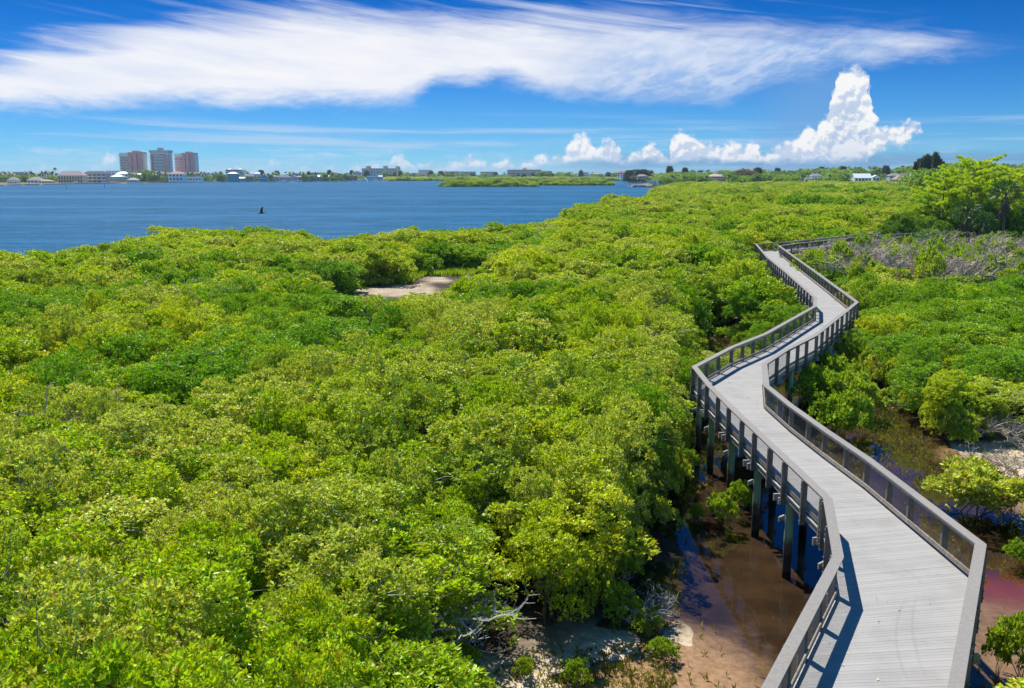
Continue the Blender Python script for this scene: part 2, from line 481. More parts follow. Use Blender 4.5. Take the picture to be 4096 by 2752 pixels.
# wire mesh panels between top rail and kerb rail
def wire_panel(a, b, z0, z1, s, step):
    a, b = Vector(a), Vector(b); L = (b - a).length; t = (b - a) / L; r = .0016
    n = Vector((-t.y, t.x)) * r
    k = int(L / step)
    for i in range(k + 1):
        c = a + t * (i * step)
        s.hexa([W(q.x, q.y, z) for z in (z0, z1) for q in (c - t * r - n, c + t * r - n, c + t * r + n, c - t * r + n)])
    m = int((z1 - z0) / step)
    for i in range(m + 1):
        z = z0 + i * step
        s.hexa([W(q.x, q.y, zz) for zz in (z - r, z + r) for q in (a - n, b - n, b + n, a + n)])
panels = []
for side, P in ((1, LP), (-1, RP)):
    for i in range(len(P) - 1):
        a, b = Vector(P[i]), Vector(P[i + 1]); L = (b - a).length
        if a.y > 75 or b.y < 14: continue
        n = max(1, round(L / 1.9))
        t = (b - a).normalized(); nr = Vector((-t.y, t.x)) * side
        for k in range(n):
            panels.append((a.lerp(b, k / n) + nr * .035, a.lerp(b, (k + 1) / n) + nr * .035))
for a, b in panels:
    s = MB(); wire_panel(a, b, DZ + .12, DZ + .98, s, .05 if a.y < 48 else .1)
    s.build('wire_mesh', M['wire'], bw)

# pile bents
Ls, Rs = [], []
bents = []
acc = 1.0
for i in range(len(LP) - 1):
    a0, a1, b0, b1 = Vector(LP[i]), Vector(LP[i + 1]), Vector(RP[i]), Vector(RP[i + 1])
    L = ((a1 - a0).length + (b1 - b0).length) / 2
    while acc < L:
        u = acc / L
        bents.append((a0.lerp(a1, u), b0.lerp(b1, u))); acc += 3.75
    acc -= L
npile = 0
far_p, far_b = MB(), MB()
for a, b in bents:
    if a.y < 12: continue
    x = (b - a).normalized(); t = Vector((-x.y, x.x))
    near = a.y < 75
    for q, sg in ((a + x * .30, 1), (b - x * .30, -1)):
        s = MB() if near else far_p
        s.tube([W(q.x, q.y, -1.0), W(q.x + random.uniform(-.02, .02), q.y, .6), W(q.x, q.y, DZ - .30)], [.155, .15, .135], 14)
        if near:
            pl = s.build('pile', M['pile'], bw, smooth=False)
            s = MB(); nn = -x * sg
            # brace stub bolted to the pile, running down and inward
            h = t * .17
            e0 = q + h - x * sg * .30; e1 = q + h + x * sg * 1.0
            s.bar(W(e0.x, e0.y, DZ - 1.12), W(e1.x, e1.y, DZ - .60), .07, .17)
            br = s.build('brace', M['beam'], bw)
            s = MB(); qq = q + h
            s.tube([W(qq.x, qq.y, DZ - 1.08), W(qq.x + t.x * .08, qq.y + t.y * .08, DZ - 1.08)], [.035, .035], 8); s.build('bolt', M['steel'], br)
            s = MB(); h = t * -.17; e0 = q + h - x * sg * .3; e1 = q + h + x * sg * 1.0
    for dt in (-.19, .19):
        s = MB() if near else far_b
        e0 = a - x * .22 + t * dt; e1 = b + x * .22 + t * dt
        s.bar(W(e0.x, e0.y, DZ - .275), W(e1.x, e1.y, DZ - .275), .075, .24)
        if near: s.build('cross_beam', M['beam'], bw)
tag(far_p.build('pile', M['pile'], bw), kind='stuff'); tag(far_b.build('cross_beam', M['beam'], bw), kind='stuff')

# ------------------------------------------------------------------ plan polygons
SHORE = [at(*p, 3.8) for p in [(-900, 1090), (-300, 1050), (0, 1034), (230, 1008), (530, 955), (700, 932), (810, 925), (1050, 938), (1230, 958), (1580, 946), (1930, 923), (2200, 900), (2290, 888), (2285, 862), (2330, 836), (2440, 812), (2580, 812), (2608, 800), (2614, 784), (2640, 762), (2690, 744), (2730, 731), (2900, 727)]]
NEARLAND = SHORE + [(640, 1700), (3500, 2400), (3500, -200), (-400, -200), (-300, 20)]
WATERHOLE = [at(*p, .3) for p in [(2900, 792), (3120, 797), (3110, 822), (2890, 818)]]
POOL_A = [at(*p) for p in [(2790, 1900), (2740, 1985), (2655, 2060), (2615, 2200), (2570, 2320), (2505, 2420), (2585, 2480), (2700, 2540), (2680, 2800), (4300, 2800), (4300, 2090), (3990, 2085), (3830, 2060), (3700, 2000), (3740, 1900), (3860, 1880), (3780, 1790), (3640, 1700), (3500, 1590), (3420, 1505), (3350, 1450), (3250, 1560), (3150, 1700), (3000, 1800)]]
POND_B = [at(*p) for p in [(2825, 1300), (2960, 1325), (3000, 1345), (2910, 1385), (2880, 1420), (2820, 1390), (2790, 1340)]]
SAND_C = [at(*p) for p in [(1300, 1160), (1480, 1150), (1640, 1138), (1720, 1108), (1840, 1092), (1880, 1100), (1770, 1140), (1760, 1192), (1640, 1200), (1500, 1204), (1370, 1196)]]
CHANNEL = [at(*p) for p in [(3420, 1505), (3480, 1545), (3640, 1640), (3800, 1790), (3990, 1900), (4096, 1880), (4200, 2050), (3990, 2120), (3560, 1990), (3500, 1760), (3330, 1560)]]
SANDFLAT_L = [at(*p) for p in [(1950, 2690), (2200, 2615), (2450, 2590), (2600, 2580), (2720, 2560), (2700, 2800), (2040, 2800)]]
SANDFLAT_R = [at(*p) for p in [(3850, 1780), (4300, 1690), (4300, 2090), (4090, 2010), (3980, 1960)]]
KEEP = [POOL_A, POND_B, SAND_C, CHANNEL, SANDFLAT_L, SANDFLAT_R]
isl_far = []
def coast(pts, back):
    f = [at(px, py, .3) for px, py in pts]
    return f + [(f[-1][0] + back * .5, f[-1][1] + back), (f[0][0] - back * .6, f[0][1] + back)]
ISLAND_W = coast([(-500, 748), (-100, 743), (0, 741.5), (150, 738), (330, 734), (480, 733), (620, 731), (800, 727.5), (900, 724.5), (1100, 723.3), (1382, 721.5), (1388, 718.5), (1460, 715.5), (1540, 715.5)], 900)
ISLAND_M = coast([(1512, 720), (1560, 723), (1700, 723.5), (1760, 722), (1990, 722.5), (2200, 722), (2500, 722), (2700, 721), (2900, 718)], 1500)
ISLET_1 = [at(*p, .2) for p in [(1757, 745.5), (1800, 746.5), (1900, 746.5), (2140, 746), (2138, 741), (1850, 741), (1790, 743)]]
ISLET_2 = [at(*p, .2) for p in [(2110, 740.5), (2250, 741.5), (2448, 741), (2450, 738), (2250, 736), (2120, 737.5)]]
POINT = [at(*p, .5) for p in [(2512, 743), (2550, 747), (2680, 747), (2760, 738), (2780, 730), (2600, 733), (2520, 739)]]

# ------------------------------------------------------------------ ground
rad = np.concatenate([np.arange(4, 60, .38), 60 * (12000 / 60) ** (np.arange(0, 170) / 169)])
az = np.radians(np.concatenate([np.arange(-40, 40, .22), np.arange(40, 320, 4.0)]))
R_, A_ = np.meshgrid(rad, az, indexing='ij')
X, Y = R_ * np.sin(A_), R_ * np.cos(A_)
def vnoise(x, y, s, seed=0):
    """cheap smooth value noise"""
    r = np.random.default_rng(seed).random((256, 256))
    xs, ys = x / s, y / s
    xi, yi = np.floor(xs).astype(int), np.floor(ys).astype(int); fx, fy = xs - xi, ys - yi
    fx, fy = fx * fx * (3 - 2 * fx), fy * fy * (3 - 2 * fy)
    g = lambda a, b: r[a % 256, b % 256]
    return (g(xi, yi) * (1 - fx) + g(xi + 1, yi) * fx) * (1 - fy) + (g(xi, yi + 1) * (1 - fx) + g(xi + 1, yi + 1) * fx) * fy
def smooth_in(poly, x, y, w):
    d = seg_dist(poly, x, y); ins = pip(poly, x, y)
    sd = np.where(ins, d, -d) + (vnoise(x, y, 1.3, 3) - .5) * w * 2
    return np.clip(sd / w * .5 + .5, 0, 1)
land = pip(NEARLAND, X, Y) & ~pip(WATERHOLE, X, Y)
Z = np.where(land, .22, -2.0)
for P_, h in ((ISLAND_W, .9), (ISLAND_M, .35), (ISLET_1, .15), (ISLET_2, .15), (POINT, .8)):
    Z = np.where(pip(P_, X, Y), h, Z)
nearm = (R_ < 160)
fbm = vnoise(X, Y, 4, 1) * .5 + vnoise(X, Y, 1.6, 2) * .3 + vnoise(X, Y, .6, 5) * .2
Z = np.where(nearm & land, Z + (fbm - .5) * .12, Z)
pm = np.where(nearm, np.maximum(np.maximum(smooth_in(POOL_A, X, Y, 1.2), smooth_in(POND_B, X, Y, 2)), smooth_in(CHANNEL, X, Y, 1.2)), 0)
corr = np.where(nearm, np.clip(1.6 - np.maximum(seg_dist(BW_POLY, X, Y) * (~pip(BW_POLY, X, Y)) - 1.0, 0), 0, 1), 0) * (Y < 80)
pm = np.maximum(pm, corr)
Z = Z * (1 - pm) + (-.28 + (fbm - .5) * .25) * pm
sf = np.where(nearm, np.maximum(smooth_in(SANDFLAT_L, X, Y, 1.5), smooth_in(SANDFLAT_R, X, Y, 1.5)), 0)
Z = Z * (1 - sf) + (.03 + (fbm - .5) * .16) * sf
# shallow sandy bottom toward the lower edge of the pool
bx, by = at(2600, 2660)
shal = np.where(nearm, np.exp(-(((X - bx) / 3.9) ** 2 + ((Y - by + .6) / 3.7) ** 2)), 0)
Z = np.where(shal > .01, Z * (1 - shal) + (-.02 + (fbm - .5) * .10) * shal, Z)
rx, ry = at(4080, 2600)
shr = np.where(nearm, np.clip(1.4 * np.exp(-(((X - rx) / 3.5) ** 2 + ((Y - ry) / 5.0) ** 2)), 0, 1), 0)
Z = Z * (1 - shr) + (-.03 + (fbm - .5) * .12) * shr
sc = np.where(R_ < 170, smooth_in(SAND_C, X, Y, 2), 0)
sandt = np.clip(np.maximum.reduce([sf, shal, shr * .55, sc * .62]) + np.where(R_ < 170, 0, .45), 0, 1)
px_, py_ = at(4060, 2350)
redm = np.where(nearm, np.exp(-(((X - px_) / 3.0) ** 2 + ((Y - py_ - (X - px_) * -.3) / 1.5) ** 2)), 0)
nr_, na_ = R_.shape
idx = np.arange(nr_ * na_).reshape(nr_, na_)
f = np.stack([idx[:-1, :], idx[1:, :], np.roll(idx, -1, 1)[1:, :], np.roll(idx, -1, 1)[:-1, :]], -1).reshape(-1, 4)[:, ::-1]
def groundmat():
    m, nt, out = new_mat('tidal_mud_and_sand')
    geo = nt.new('ShaderNodeNewGeometry'); P = geo.outputs['Position']
    at1 = nt.new('ShaderNodeAttribute'); at1.attribute_name = 'sand'
    at2 = nt.new('ShaderNodeAttribute'); at2.attribute_name = 'red'
    n1 = nt.noise(P, .7, 6, .65); n2 = nt.noise(P, 5, 6, .7); n3 = nt.noise(P, 1.7, 5, .7, .8)
    mud = nt.mix(nt.mr(n1, .35, .65), (.030, .022, .014, 1), (.07, .050, .033, 1))
    mud = nt.mix(nt.m('MULTIPLY', nt.mr(n3, .55, .7), .5), mud, (.10, .05, .045, 1))
    sand = nt.mix(nt.mr(n2, .35, .65), (.46, .35, .23, 1), (.66, .54, .39, 1))
    sand = nt.mix(nt.mr(n3, .60, .72), sand, (.24, .18, .12, 1))
    sf_ = nt.mr(nt.m('ADD', at1.outputs['Fac'], nt.m('MULTIPLY', nt.m('SUBTRACT', n1, .5), .5)), .2, .85)
    c = nt.mix(sf_, mud, sand)
    c = nt.mix(nt.m('MULTIPLY', at2.outputs['Fac'], .85), c, (.28, .07, .085, 1))
    sp = nt.mr(nt.noise(P, 16, 3, .6), .66, .72)
    c = nt.mix(nt.m('MULTIPLY', sp, .5), c, (.06, .04, .03, 1))
    b = nt.new('ShaderNodeBsdfPrincipled'); nt.put(b.inputs['Base Color'], c); b.inputs['Roughness'].default_value = .9
    b.inputs['Specular IOR Level'].default_value = .2
    bp = nt.new('ShaderNodeBump'); bp.inputs['Strength'].default_value = .5; bp.inputs['Distance'].default_value = .03
    nt.put(bp.inputs['Height'], n2); nt.l.new(bp.outputs[0], b.inputs['Normal'])
    nt.l.new(b.outputs[0], out.inputs[0]); return m
gm = np_mesh('ground', np.stack([X, Y, Z], -1).reshape(-1, 3), f, groundmat(), smooth=True)
for nm, arr in (('sand', sandt), ('red', redm)):
    a = gm.attributes.new(nm, 'FLOAT', 'POINT'); a.data.foreach_set('value', arr.ravel().astype(np.float32))
tag(link_mesh('ground', gm), kind='structure')

# ------------------------------------------------------------------ water
def poolmat():
    m, nt, out = new_mat('clear_brown_water')
    geo = nt.new('ShaderNodeNewGeometry')
    n = nt.noise(geo.outputs['Position'], 2.5, 3, .5)
    bp = nt.new('ShaderNodeBump'); bp.inputs['Strength'].default_value = .06; bp.inputs['Distance'].default_value = .05
    nt.put(bp.inputs['Height'], n)
    tr = nt.new('ShaderNodeBsdfTransparent'); tr.inputs[0].default_value = (.82, .72, .60, 1)
    gl = nt.new('ShaderNodeBsdfGlossy'); gl.inputs['Roughness'].default_value = .02; gl.inputs[0].default_value = (1, 1, 1, 1)
    nt.l.new(bp.outputs[0], gl.inputs['Normal'])
    fr = nt.new('ShaderNodeFresnel'); fr.inputs[0].default_value = 1.5
    mx = nt.new('ShaderNodeMixShader'); nt.l.new(fr.outputs[0], mx.inputs[0])
    nt.l.new(tr.outputs[0], mx.inputs[1]); nt.l.new(gl.outputs[0], mx.inputs[2]); nt.l.new(mx.outputs[0], out.inputs[0])
    return m
def baymat():
    m, nt, out = new_mat('bay_water')
    geo = nt.new('ShaderNodeNewGeometry'); P = geo.outputs['Position']
    mp = nt.new('ShaderNodeMapping'); nt.l.new(P, mp.inputs[0]); mp.inputs['Scale'].default_value = (.45, 1.0, 1)
    n1 = nt.noise(mp.outputs[0], .9, 4, .65); n2 = nt.noise(mp.outputs[0], .12, 5, .6); n3 = nt.noise(P, .006, 4, .6)
    mp2 = nt.new('ShaderNodeMapping'); nt.l.new(P, mp2.inputs[0]); mp2.inputs['Scale'].default_value = (.0016, .012, 1)
    n4 = nt.noise(mp2.outputs[0], 1.0, 5, .6)
    c = nt.mix(nt.mr(n3, .35, .65), (.003, .074, .145, 1), (.004, .088, .165, 1))
    c = nt.mix(nt.mr(n2, .35, .7), c, (.020, .125, .27, 1))
    c = nt.mix(nt.m('MULTIPLY', nt.mr(n4, .48, .66), .75), c, (.035, .165, .30, 1))
    c = nt.mix(nt.m('MULTIPLY', nt.mr(n1, .48, .70), .55), c, (.05, .20, .36, 1))  # pale glints on the ripple facets painted into the water colour
    b = nt.new('ShaderNodeBsdfPrincipled'); nt.put(b.inputs['Base Color'], c)
    b.inputs['Roughness'].default_value = .45; b.inputs['Specular IOR Level'].default_value = .02
    bp = nt.new('ShaderNodeBump'); bp.inputs['Strength'].default_value = 1.0; bp.inputs['Distance'].default_value = .5
    nt.put(bp.inputs['Height'], nt.m('ADD', n1, nt.m('MULTIPLY', n2, 3.0))); nt.l.new(bp.outputs[0], b.inputs['Normal'])
    nt.l.new(b.outputs[0], out.inputs[0]); return m
s = MB(); BX = (-14, 60, 6, 122); FAR = 12000
s.quad((BX[0], BX[2], 0), (BX[1], BX[2], 0), (BX[1], BX[3], 0), (BX[0], BX[3], 0))
tag(s.build('tidal_pool_water', poolmat()), kind='structure')
s = MB()
s.quad((-FAR, BX[3], 0), (FAR, BX[3], 0), (FAR, FAR, 0), (-FAR, FAR, 0))
s.quad((-FAR, -300, 0), (FAR, -300, 0), (FAR, BX[2], 0), (-FAR, BX[2], 0))
s.quad((-FAR, BX[2], 0), (BX[0], BX[2], 0), (BX[0], BX[3], 0), (-FAR, BX[3], 0))
s.quad((BX[1], BX[2], 0), (FAR, BX[2], 0), (FAR, BX[3], 0), (BX[1], BX[3], 0))
tag(s.build('bay_water', baymat()), kind='structure')
# ------------------------------------------------------------------ vegetation generators
def unit(v): return v / (np.linalg.norm(v, axis=-1, keepdims=True) + 1e-9)
def rdir(n): return unit(rng.normal(size=(n, 3)))

def leaves_mesh(name, pos, direc, size, mat, width=.5, fold=.18, jit=.35):
    """pos (n,3) leaf bases, direc (n,3) leaf axis; each leaf a folded diamond of two triangles"""
    n = len(pos)
    d = unit(direc + rng.normal(size=(n, 3)) * jit)
    sd = unit(np.cross(d, rdir(n))); nn = np.cross(sd, d)
    L = (size * (0.65 + .7 * rng.random((n, 1))))
    a = pos; c = pos + d * L
    mid = pos + d * L * .52
    b = mid + sd * L * width * .5 + nn * L * fold
    e = mid - sd * L * width * .5 + nn * L * fold
    v = np.stack([a, b, c, e], 1).reshape(-1, 3)
    i = np.arange(n) * 4
    f = np.concatenate([np.stack([i, i + 1, i + 2], 1), np.stack([i, i + 2, i + 3], 1)])
    f = f.reshape(2, n, 3).transpose(1, 0, 2).reshape(-1, 3)
    return np_mesh(name, v, f, mat)

def crown_points(R, h0, h1, nlobe, ncl, k, lobe=(.27, .46), spread=.10, low=True, dome=.5):
    """clusters of leaves on the skin of many small lobes arranged over a dome"""
    lob = []
    for i in range(nlobe):
        a = rng.random() * 2 * math.pi; r = R * math.sqrt(rng.random()) * .82
        top = h1 - (h1 - h0) * dome * (r / R) ** 2
        z = top - rng.random() ** 1.7 * (h1 - h0) * (.75 if low else .3)
        lr = R * rng.uniform(*lobe)
        lob.append((r * math.cos(a), r * math.sin(a), z - lr * .6, lr))
    lob = np.array(lob)
    w = lob[:, 3] ** 2; w /= w.sum()
    nsub = int(nlobe * 12)
    li = rng.choice(nlobe, nsub, p=w)
    d = rdir(nsub); d[:, 2] = np.where(d[:, 2] < -.3, -d[:, 2], d[:, 2])
    sc_ = lob[li, :3] + d * (lob[li, 3] * rng.uniform(.75, 1.08, nsub))[:, None] * np.array([1, 1, .8])
    keep = sc_[:, 2] > .3
    for L in lob:
        q = np.linalg.norm((sc_ - L[:3]) / np.array([1, 1, .8]), axis=1)
        keep &= ~((q < L[3] * .6) & (rng.random(nsub) < .9))
    sc_, d = sc_[keep], d[keep]
    sr = R * rng.uniform(.085, .165, len(sc_))
    si = rng.choice(len(sc_), ncl, p=sr ** 2 / (sr ** 2).sum())
    e = unit(rdir(ncl) + d[si] * .5 + np.array([0, 0, .35]))
    c = sc_[si] + e * (sr[si] * (1 - rng.random(ncl) ** 2 * .5))[:, None] * np.array([1, 1, .85])
    m = ncl
    pos = np.repeat(c, k, 0) + rng.normal(size=(m * k, 3)) * R * spread * .12
    dr = np.repeat(unit(e + np.array([0, 0, .5])), k, 0) + rdir(m * k) * .95
    return pos, dr, lob

def limbs(mb, base, targets, r0, wob=.12, n=5, seg=4):
    for t in targets:
        b = Vector(base); t = Vector(t); L = (t - b).length
        pts, rs = [], []
        for s_ in range(seg + 1):
            u = s_ / seg
            p = b.lerp(t, u); p.z = b.z + (t.z - b.z) * (u ** .8)
            if 0 < s_: p += Vector((random.gauss(0, 1), random.gauss(0, 1), random.gauss(0, .6))) * wob * L * .35
            pts.append(tuple(p)); rs.append(r0 * (1 - u * .75))
        mb.tube(pts, rs, n, cap=False)
    return mb

def twigs(mb, lob, cnt, r, ln, n=3):
    for i in range(cnt):
        L = lob[random.randrange(len(lob))]
        d = rdir(1)[0]; d[2] = abs(d[2])
        p0 = L[:3] + d * L[3] * .3; p1 = L[:3] + d * L[3] * random.uniform(.9, 1.1) * np.array([1, 1, .85]); p2 = p1 + (d + rdir(1)[0] * .8) * ln
        mb.tube([tuple(p0), tuple(p1), tuple(p2)], [r, r * .7, r * .25], n, cap=False)

def tree_from(name, label, cat, group, loc, rz, sc, parts):
    e = empty(name, loc, rz, sc); tag(e, label, cat, group)
    for pn, me in parts: link_mesh(pn, me, e)
    return e

# --- mangrove variants (nominal 3.4 m wide, 4.6 m tall)
MANG = []
def mangrove_variant(k, R, h0, h1, nl, ncl, kk, leaf, mat, twn=26, bare=0):
    pos, dr, lob = crown_points(R, h0, h1, nl, ncl, kk)
    cm = leaves_mesh('mangrove_crown', pos, dr, leaf, mat)
    tb = MB(); st = []
    for i in range(random.randint(3, 5)):
        L = lob[random.randrange(len(lob))]
        bx_, by_ = random.gauss(0, .25), random.gauss(0, .25)
        limbs(tb, (bx_, by_, -.3), [tuple(L[:3])], random.uniform(.04, .075))
        for _ in range(3):
            M2 = lob[random.randrange(len(lob))]
            mid = (np.array([bx_, by_, 0]) * .4 + L[:3] * .6)
            limbs(tb, tuple(mid), [tuple(M2[:3] + rdir(1)[0] * M2[3] * .7)], .03, .15, 4, 3)
    twigs(tb, lob, twn, .012, .25)
    mat_t = M['lichen'] if bare else M['bark']
    tm = tb.build('tmp', mat_t); me = tm.data; me.name = 'mangrove_trunk'
    bpy.data.objects.remove(tm)
    return (cm, me)
for k in range(10):
    mt = [M['leaf'], M['leaf'], M['leaf_pale'], M['leaf'], M['leaf_pale'], M['leaf'], M['leaf'], M['leaf_pale'], M['leaf_deep'], M['leaf_deep']][k]
    MANG.append(mangrove_variant(k, random.uniform(1.6, 1.95), .5, random.uniform(4.2, 5.0), random.randint(19, 25), 2400, 6, .105, mt, twn=40 + (30 if k in (2, 4) else 0), bare=(k in (2, 4))))
MANGB = [mangrove_variant(k, 2.6, .5, random.uniform(4.6, 5.4), 26, 2200, 6, .19, M['leaf'] if k % 3 else M['leaf_pale'], twn=16) for k in range(5)]
MANGB.append(mangrove_variant(5, 2.6, .5, 5.0, 18, 2100, 6, .19, M['leaf_deep'], twn=16))
MANGC = [mangrove_variant(k, 5.2, .5, random.uniform(4.9, 5.8), 42, 3000, 6, .38, M['leaf'] if k % 3 else M['leaf_pale'], twn=0) for k in range(4)]

MANGC.append(mangrove_variant(4, 5.2, .5, 5.3, 30, 3000, 6, .40, M['leaf_deep'], twn=0))

def to_z(x, y, z, zt):
    """where the sight line from the lookout through (x,y,z) meets the level zt"""
    t = (zt - CAMZ) / (z - CAMZ)
    return x * t, y * t

SAND_T = [at(*p) for p in [(1290, 1168), (1330, 1150), (1480, 1145), (1640, 1128), (1720, 1098), (1860, 1088), (1890, 1110), (1800, 1146), (1760, 1184), (1640, 1192), (1500, 1196), (1370, 1188)]]
GR2 = [at(*p) for p in [(1640, 1118), (1690, 1078), (1850, 1062), (1965, 1080), (1890, 1102), (1760, 1125)]]
KEEPT = [SAND_T if K is SAND_C else K for K in KEEP] + [GR2]
def blocks(x, y, R, h, deck=True):
    pts = [(x + fx * R, y, max(.2, h * fz)) for fx, fz in ((0, 1.0), (-.8, .62), (.8, .62), (-.45, .9), (.45, .9), (0, .8), (0, .55), (-1.0, .45), (1.0, .45), (-.9, .3), (.9, .3))]
    pts += [(x + fx * R, y - R * .8, h * .6) for fx in (-.5, 0, .5)] + [(x + fx * R, y - R * .7, h * .4) for fx in (-.9, 0, .9)] + [(x + fx * R, y, h * fz) for fx, fz in ((-.25, .97), (.25, .97), (-.7, .8), (.7, .8), (-1.05, .6), (1.05, .6))]
    for (a, b, c) in pts:
        if c > .2:
            q = to_z(a, b, c, 0.0)
            for K in KEEPT:
                if pip1(K, q[0], q[1]): return True
        if deck:
            for lev in ((DZ - .35, DZ + .4, DZ + 1.1) if b < 100 else (DZ, DZ + 1.1)):
                if c > lev:
                    q = to_z(a, b, c, lev)
                    if q[1] > b - .2 and pip1(BW_POLY, q[0], q[1]): return True
    return False

def inland(x, y): return pip1(NEARLAND, x, y) and not pip1(WATERHOLE, x, y)

def place_grid(y0, y1, sp, R0, H0, jitter=.42, rowf=1.0, zone=None):
    out = []
    y = y0; row = 0
    while y < y1:
        s_ = sp * (1 + (y - y0) / (y1 - y0) * (rowf - 1))
        half = y * .64 + 6
        xs = np.arange(-half, half, s_) + (row % 2) * s_ / 2
        for x in xs:
            X_, Y_ = x + random.uniform(-1, 1) * s_ * jitter, y + random.uniform(-1, 1) * s_ * jitter
            if not inland(X_, Y_): continue
            out.append((X_, Y_, s_))
        y += s_ * .87; row += 1
    return out

def in_any(polys, x, y): return any(pip1(P, x, y) for P in polys)
HAMMOCK = [(35, 95), (46, 88), (60, 84), (110, 88), (120, 170), (66, 172), (58, 156), (66, 150), (52, 138), (41, 125), (37, 108)]
BUSHBED = [at(*p) for p in [(3560, 1700), (3640, 1760), (4300, 2000), (4300, 2200), (3930, 2150), (3700, 2010)]]
FRONT = [at(*p) for p in [(1640, 2800), (1700, 2700), (1900, 2640), (2200, 2570), (2500, 2480), (2700, 2480), (2700, 3600), (1500, 3600)]]
mang = []      # x, y, scale xyz, rz, tier, variant
def try_place(x, y, R, h, tier, zs=1.0, mind=None):
    d = sd1(BW_POLY, x, y) if y < 175 and x > -10 else 99; ins = pip1(BW_POLY, x, y)
    if ins or d < (mind if mind is not None else R * .85): return False
    if in_any([POOL_A, POND_B, SAND_C, CHANNEL, FRONT], x, y): return False
    if in_any([SANDFLAT_L, SANDFLAT_R], x, y): return False
    for sc in (1.0, .85, .7, .55, .42):
        if sc < .6 and y > 130 and not (y < 200 and x < 0): break
        if not blocks(x, y, R * (.5 + .5 * sc), h * sc, deck=(y < 150)):
            mang.append((x, y, R * (.45 + .55 * sc), h * sc, tier)); return True
    return False
for (x, y, s_) in place_grid(9.5, 75, 1.95, 1.75, 4.5):
    if x > 24 and y < 46 and x > 20 + (46 - y) * .2: continue
    hh = 3.8 + 1.8 * (vnoise(np.array([x]), np.array([y]), 7, 11)[0]) + random.uniform(-.6, .6)
    if pip1(BUSHBED, x, y): continue
    if 17 < x < 34 and 36 < y < 62: hh = min(hh, 2.9 + random.random() * .7 + max(0, x - 26) * .1)
    try_place(x, y, random.choice((1.3, 1.6, 1.9, 2.2, 2.6)) * random.uniform(.9, 1.1), hh, 0)
for (x, y, s_) in place_grid(75, 250, 3.0, 2.6, 4.8, rowf=1.35):
    if pip1(HAMMOCK, x, y): continue
    hh = 4.0 + 1.9 * (vnoise(np.array([x]), np.array([y]), 12, 12)[0]) + random.uniform(-.7, .8)
    if x > 28 and y < 100: hh = min(hh, 4.1)
    if x < 12: hh = min(hh * .88, 5.0)
    try_place(x, y, random.uniform(2.0, 3.9) * s_ / 3.3, hh, 1)
for (x, y, s_) in place_grid(250, 985, 5.6, 5, 5.2, rowf=2.2):
    px, py = proj(x, y, 4)
    if px > 4500: continue
    hh = 4.0 + 2.2 * (vnoise(np.array([x]), np.array([y]), 40, 13)[0]) + random.uniform(-1.0, 1.1)
    try_place(x, y, random.uniform(.85, 1.15) * s_ * .8, hh, 2)

def zone_label(px, py, x, y):
    if px > 3100 and y < 75 and x > 10:
        if y > 56: return 'deep green mangrove in the dense stand beyond the big right bend of the boardwalk', 'mangroves right of the boardwalk beyond the big bend'
        if py < 1500: return 'olive green mangrove in the bank above the channel right of the boardwalk', 'mangroves on the bank above the right channel'
        return 'low mangrove at the edge of the brown channel right of the boardwalk', 'mangroves along the right channel'
    if px > 2450 and y < 44: return 'green mangrove crowding the brown pool and piles left of the boardwalk', 'mangroves beside the pool and piles'
    if px > 2300: return 'mangrove crown just left of the boardwalk between its two left bends', 'mangroves just left of the boardwalk'
    col = 'far left' if px < 600 else 'left' if px < 1200 else 'centre left' if px < 1750 else 'centre'
    rw = 'bottom edge' if py > 2200 else 'lower part' if py > 1750 else 'middle part'
    tone = 'glossy dark green' if col == 'far left' else 'bright green' if col == 'left' else 'yellow green' if col == 'centre left' else 'olive green'
    return '%s mangrove at the %s of the view, %s' % (tone, rw, col), 'mangroves in the %s, %s' % (rw, col)

def pick(tier, x, y):
    deep = float(vnoise(np.array([x]), np.array([y]), 9 if tier == 0 else 16 if tier == 1 else 45, 31)[0])
    if tier == 0:
        if (x > 16 and y > 50) or deep > .80 or (x < -9 and deep > .66): return random.choice((8, 9, 8, 9, 0, 3))
        return random.randrange(8)
    if tier == 1:
        if deep > .78 or (x > 20 and y < 100 and random.random() < .5): return 5
        return random.randrange(5)
    return random.choice((0, 1, 2, 3)) if deep < .8 else 4

def vis_size(t):
    x, y, R, h, tier = t
    px, py = proj(x, y, h * .8)
    if px < -60 - 3700 * R / y or px > 4160 + 3700 * R / y or py > 2752 + 3700 * R * .8 / y: return 0
    return R * h / (x * x + y * y)
mang.sort(key=lambda t: -vis_size(t))
ind = [t for t in mang[:296]]; restm = mang[296:]
used = {}
srcs = {}
for n, (x, y, R, h, tier) in enumerate(ind):
    pool = (MANG, MANGB, MANGC)[tier]; v = pick(tier, x, y)
    base = (1.78, 2.6, 5.2)[tier]; hb = (4.6, 5.0, 5.4)[tier]
    px, py = proj(x, y, h * .8)
    lb, gp = zone_label(px, py, x, y)
    e = empty('mangrove_tree', (x, y, .05), random.random() * 6.28, (R / base, R / base, h / hb))
    tag(e, lb, 'mangrove', gp)
    c = link_mesh('crown', pool[v][0], e); t = link_mesh('trunk', pool[v][1], e)
    srcs.setdefault((tier, v), (c, t))

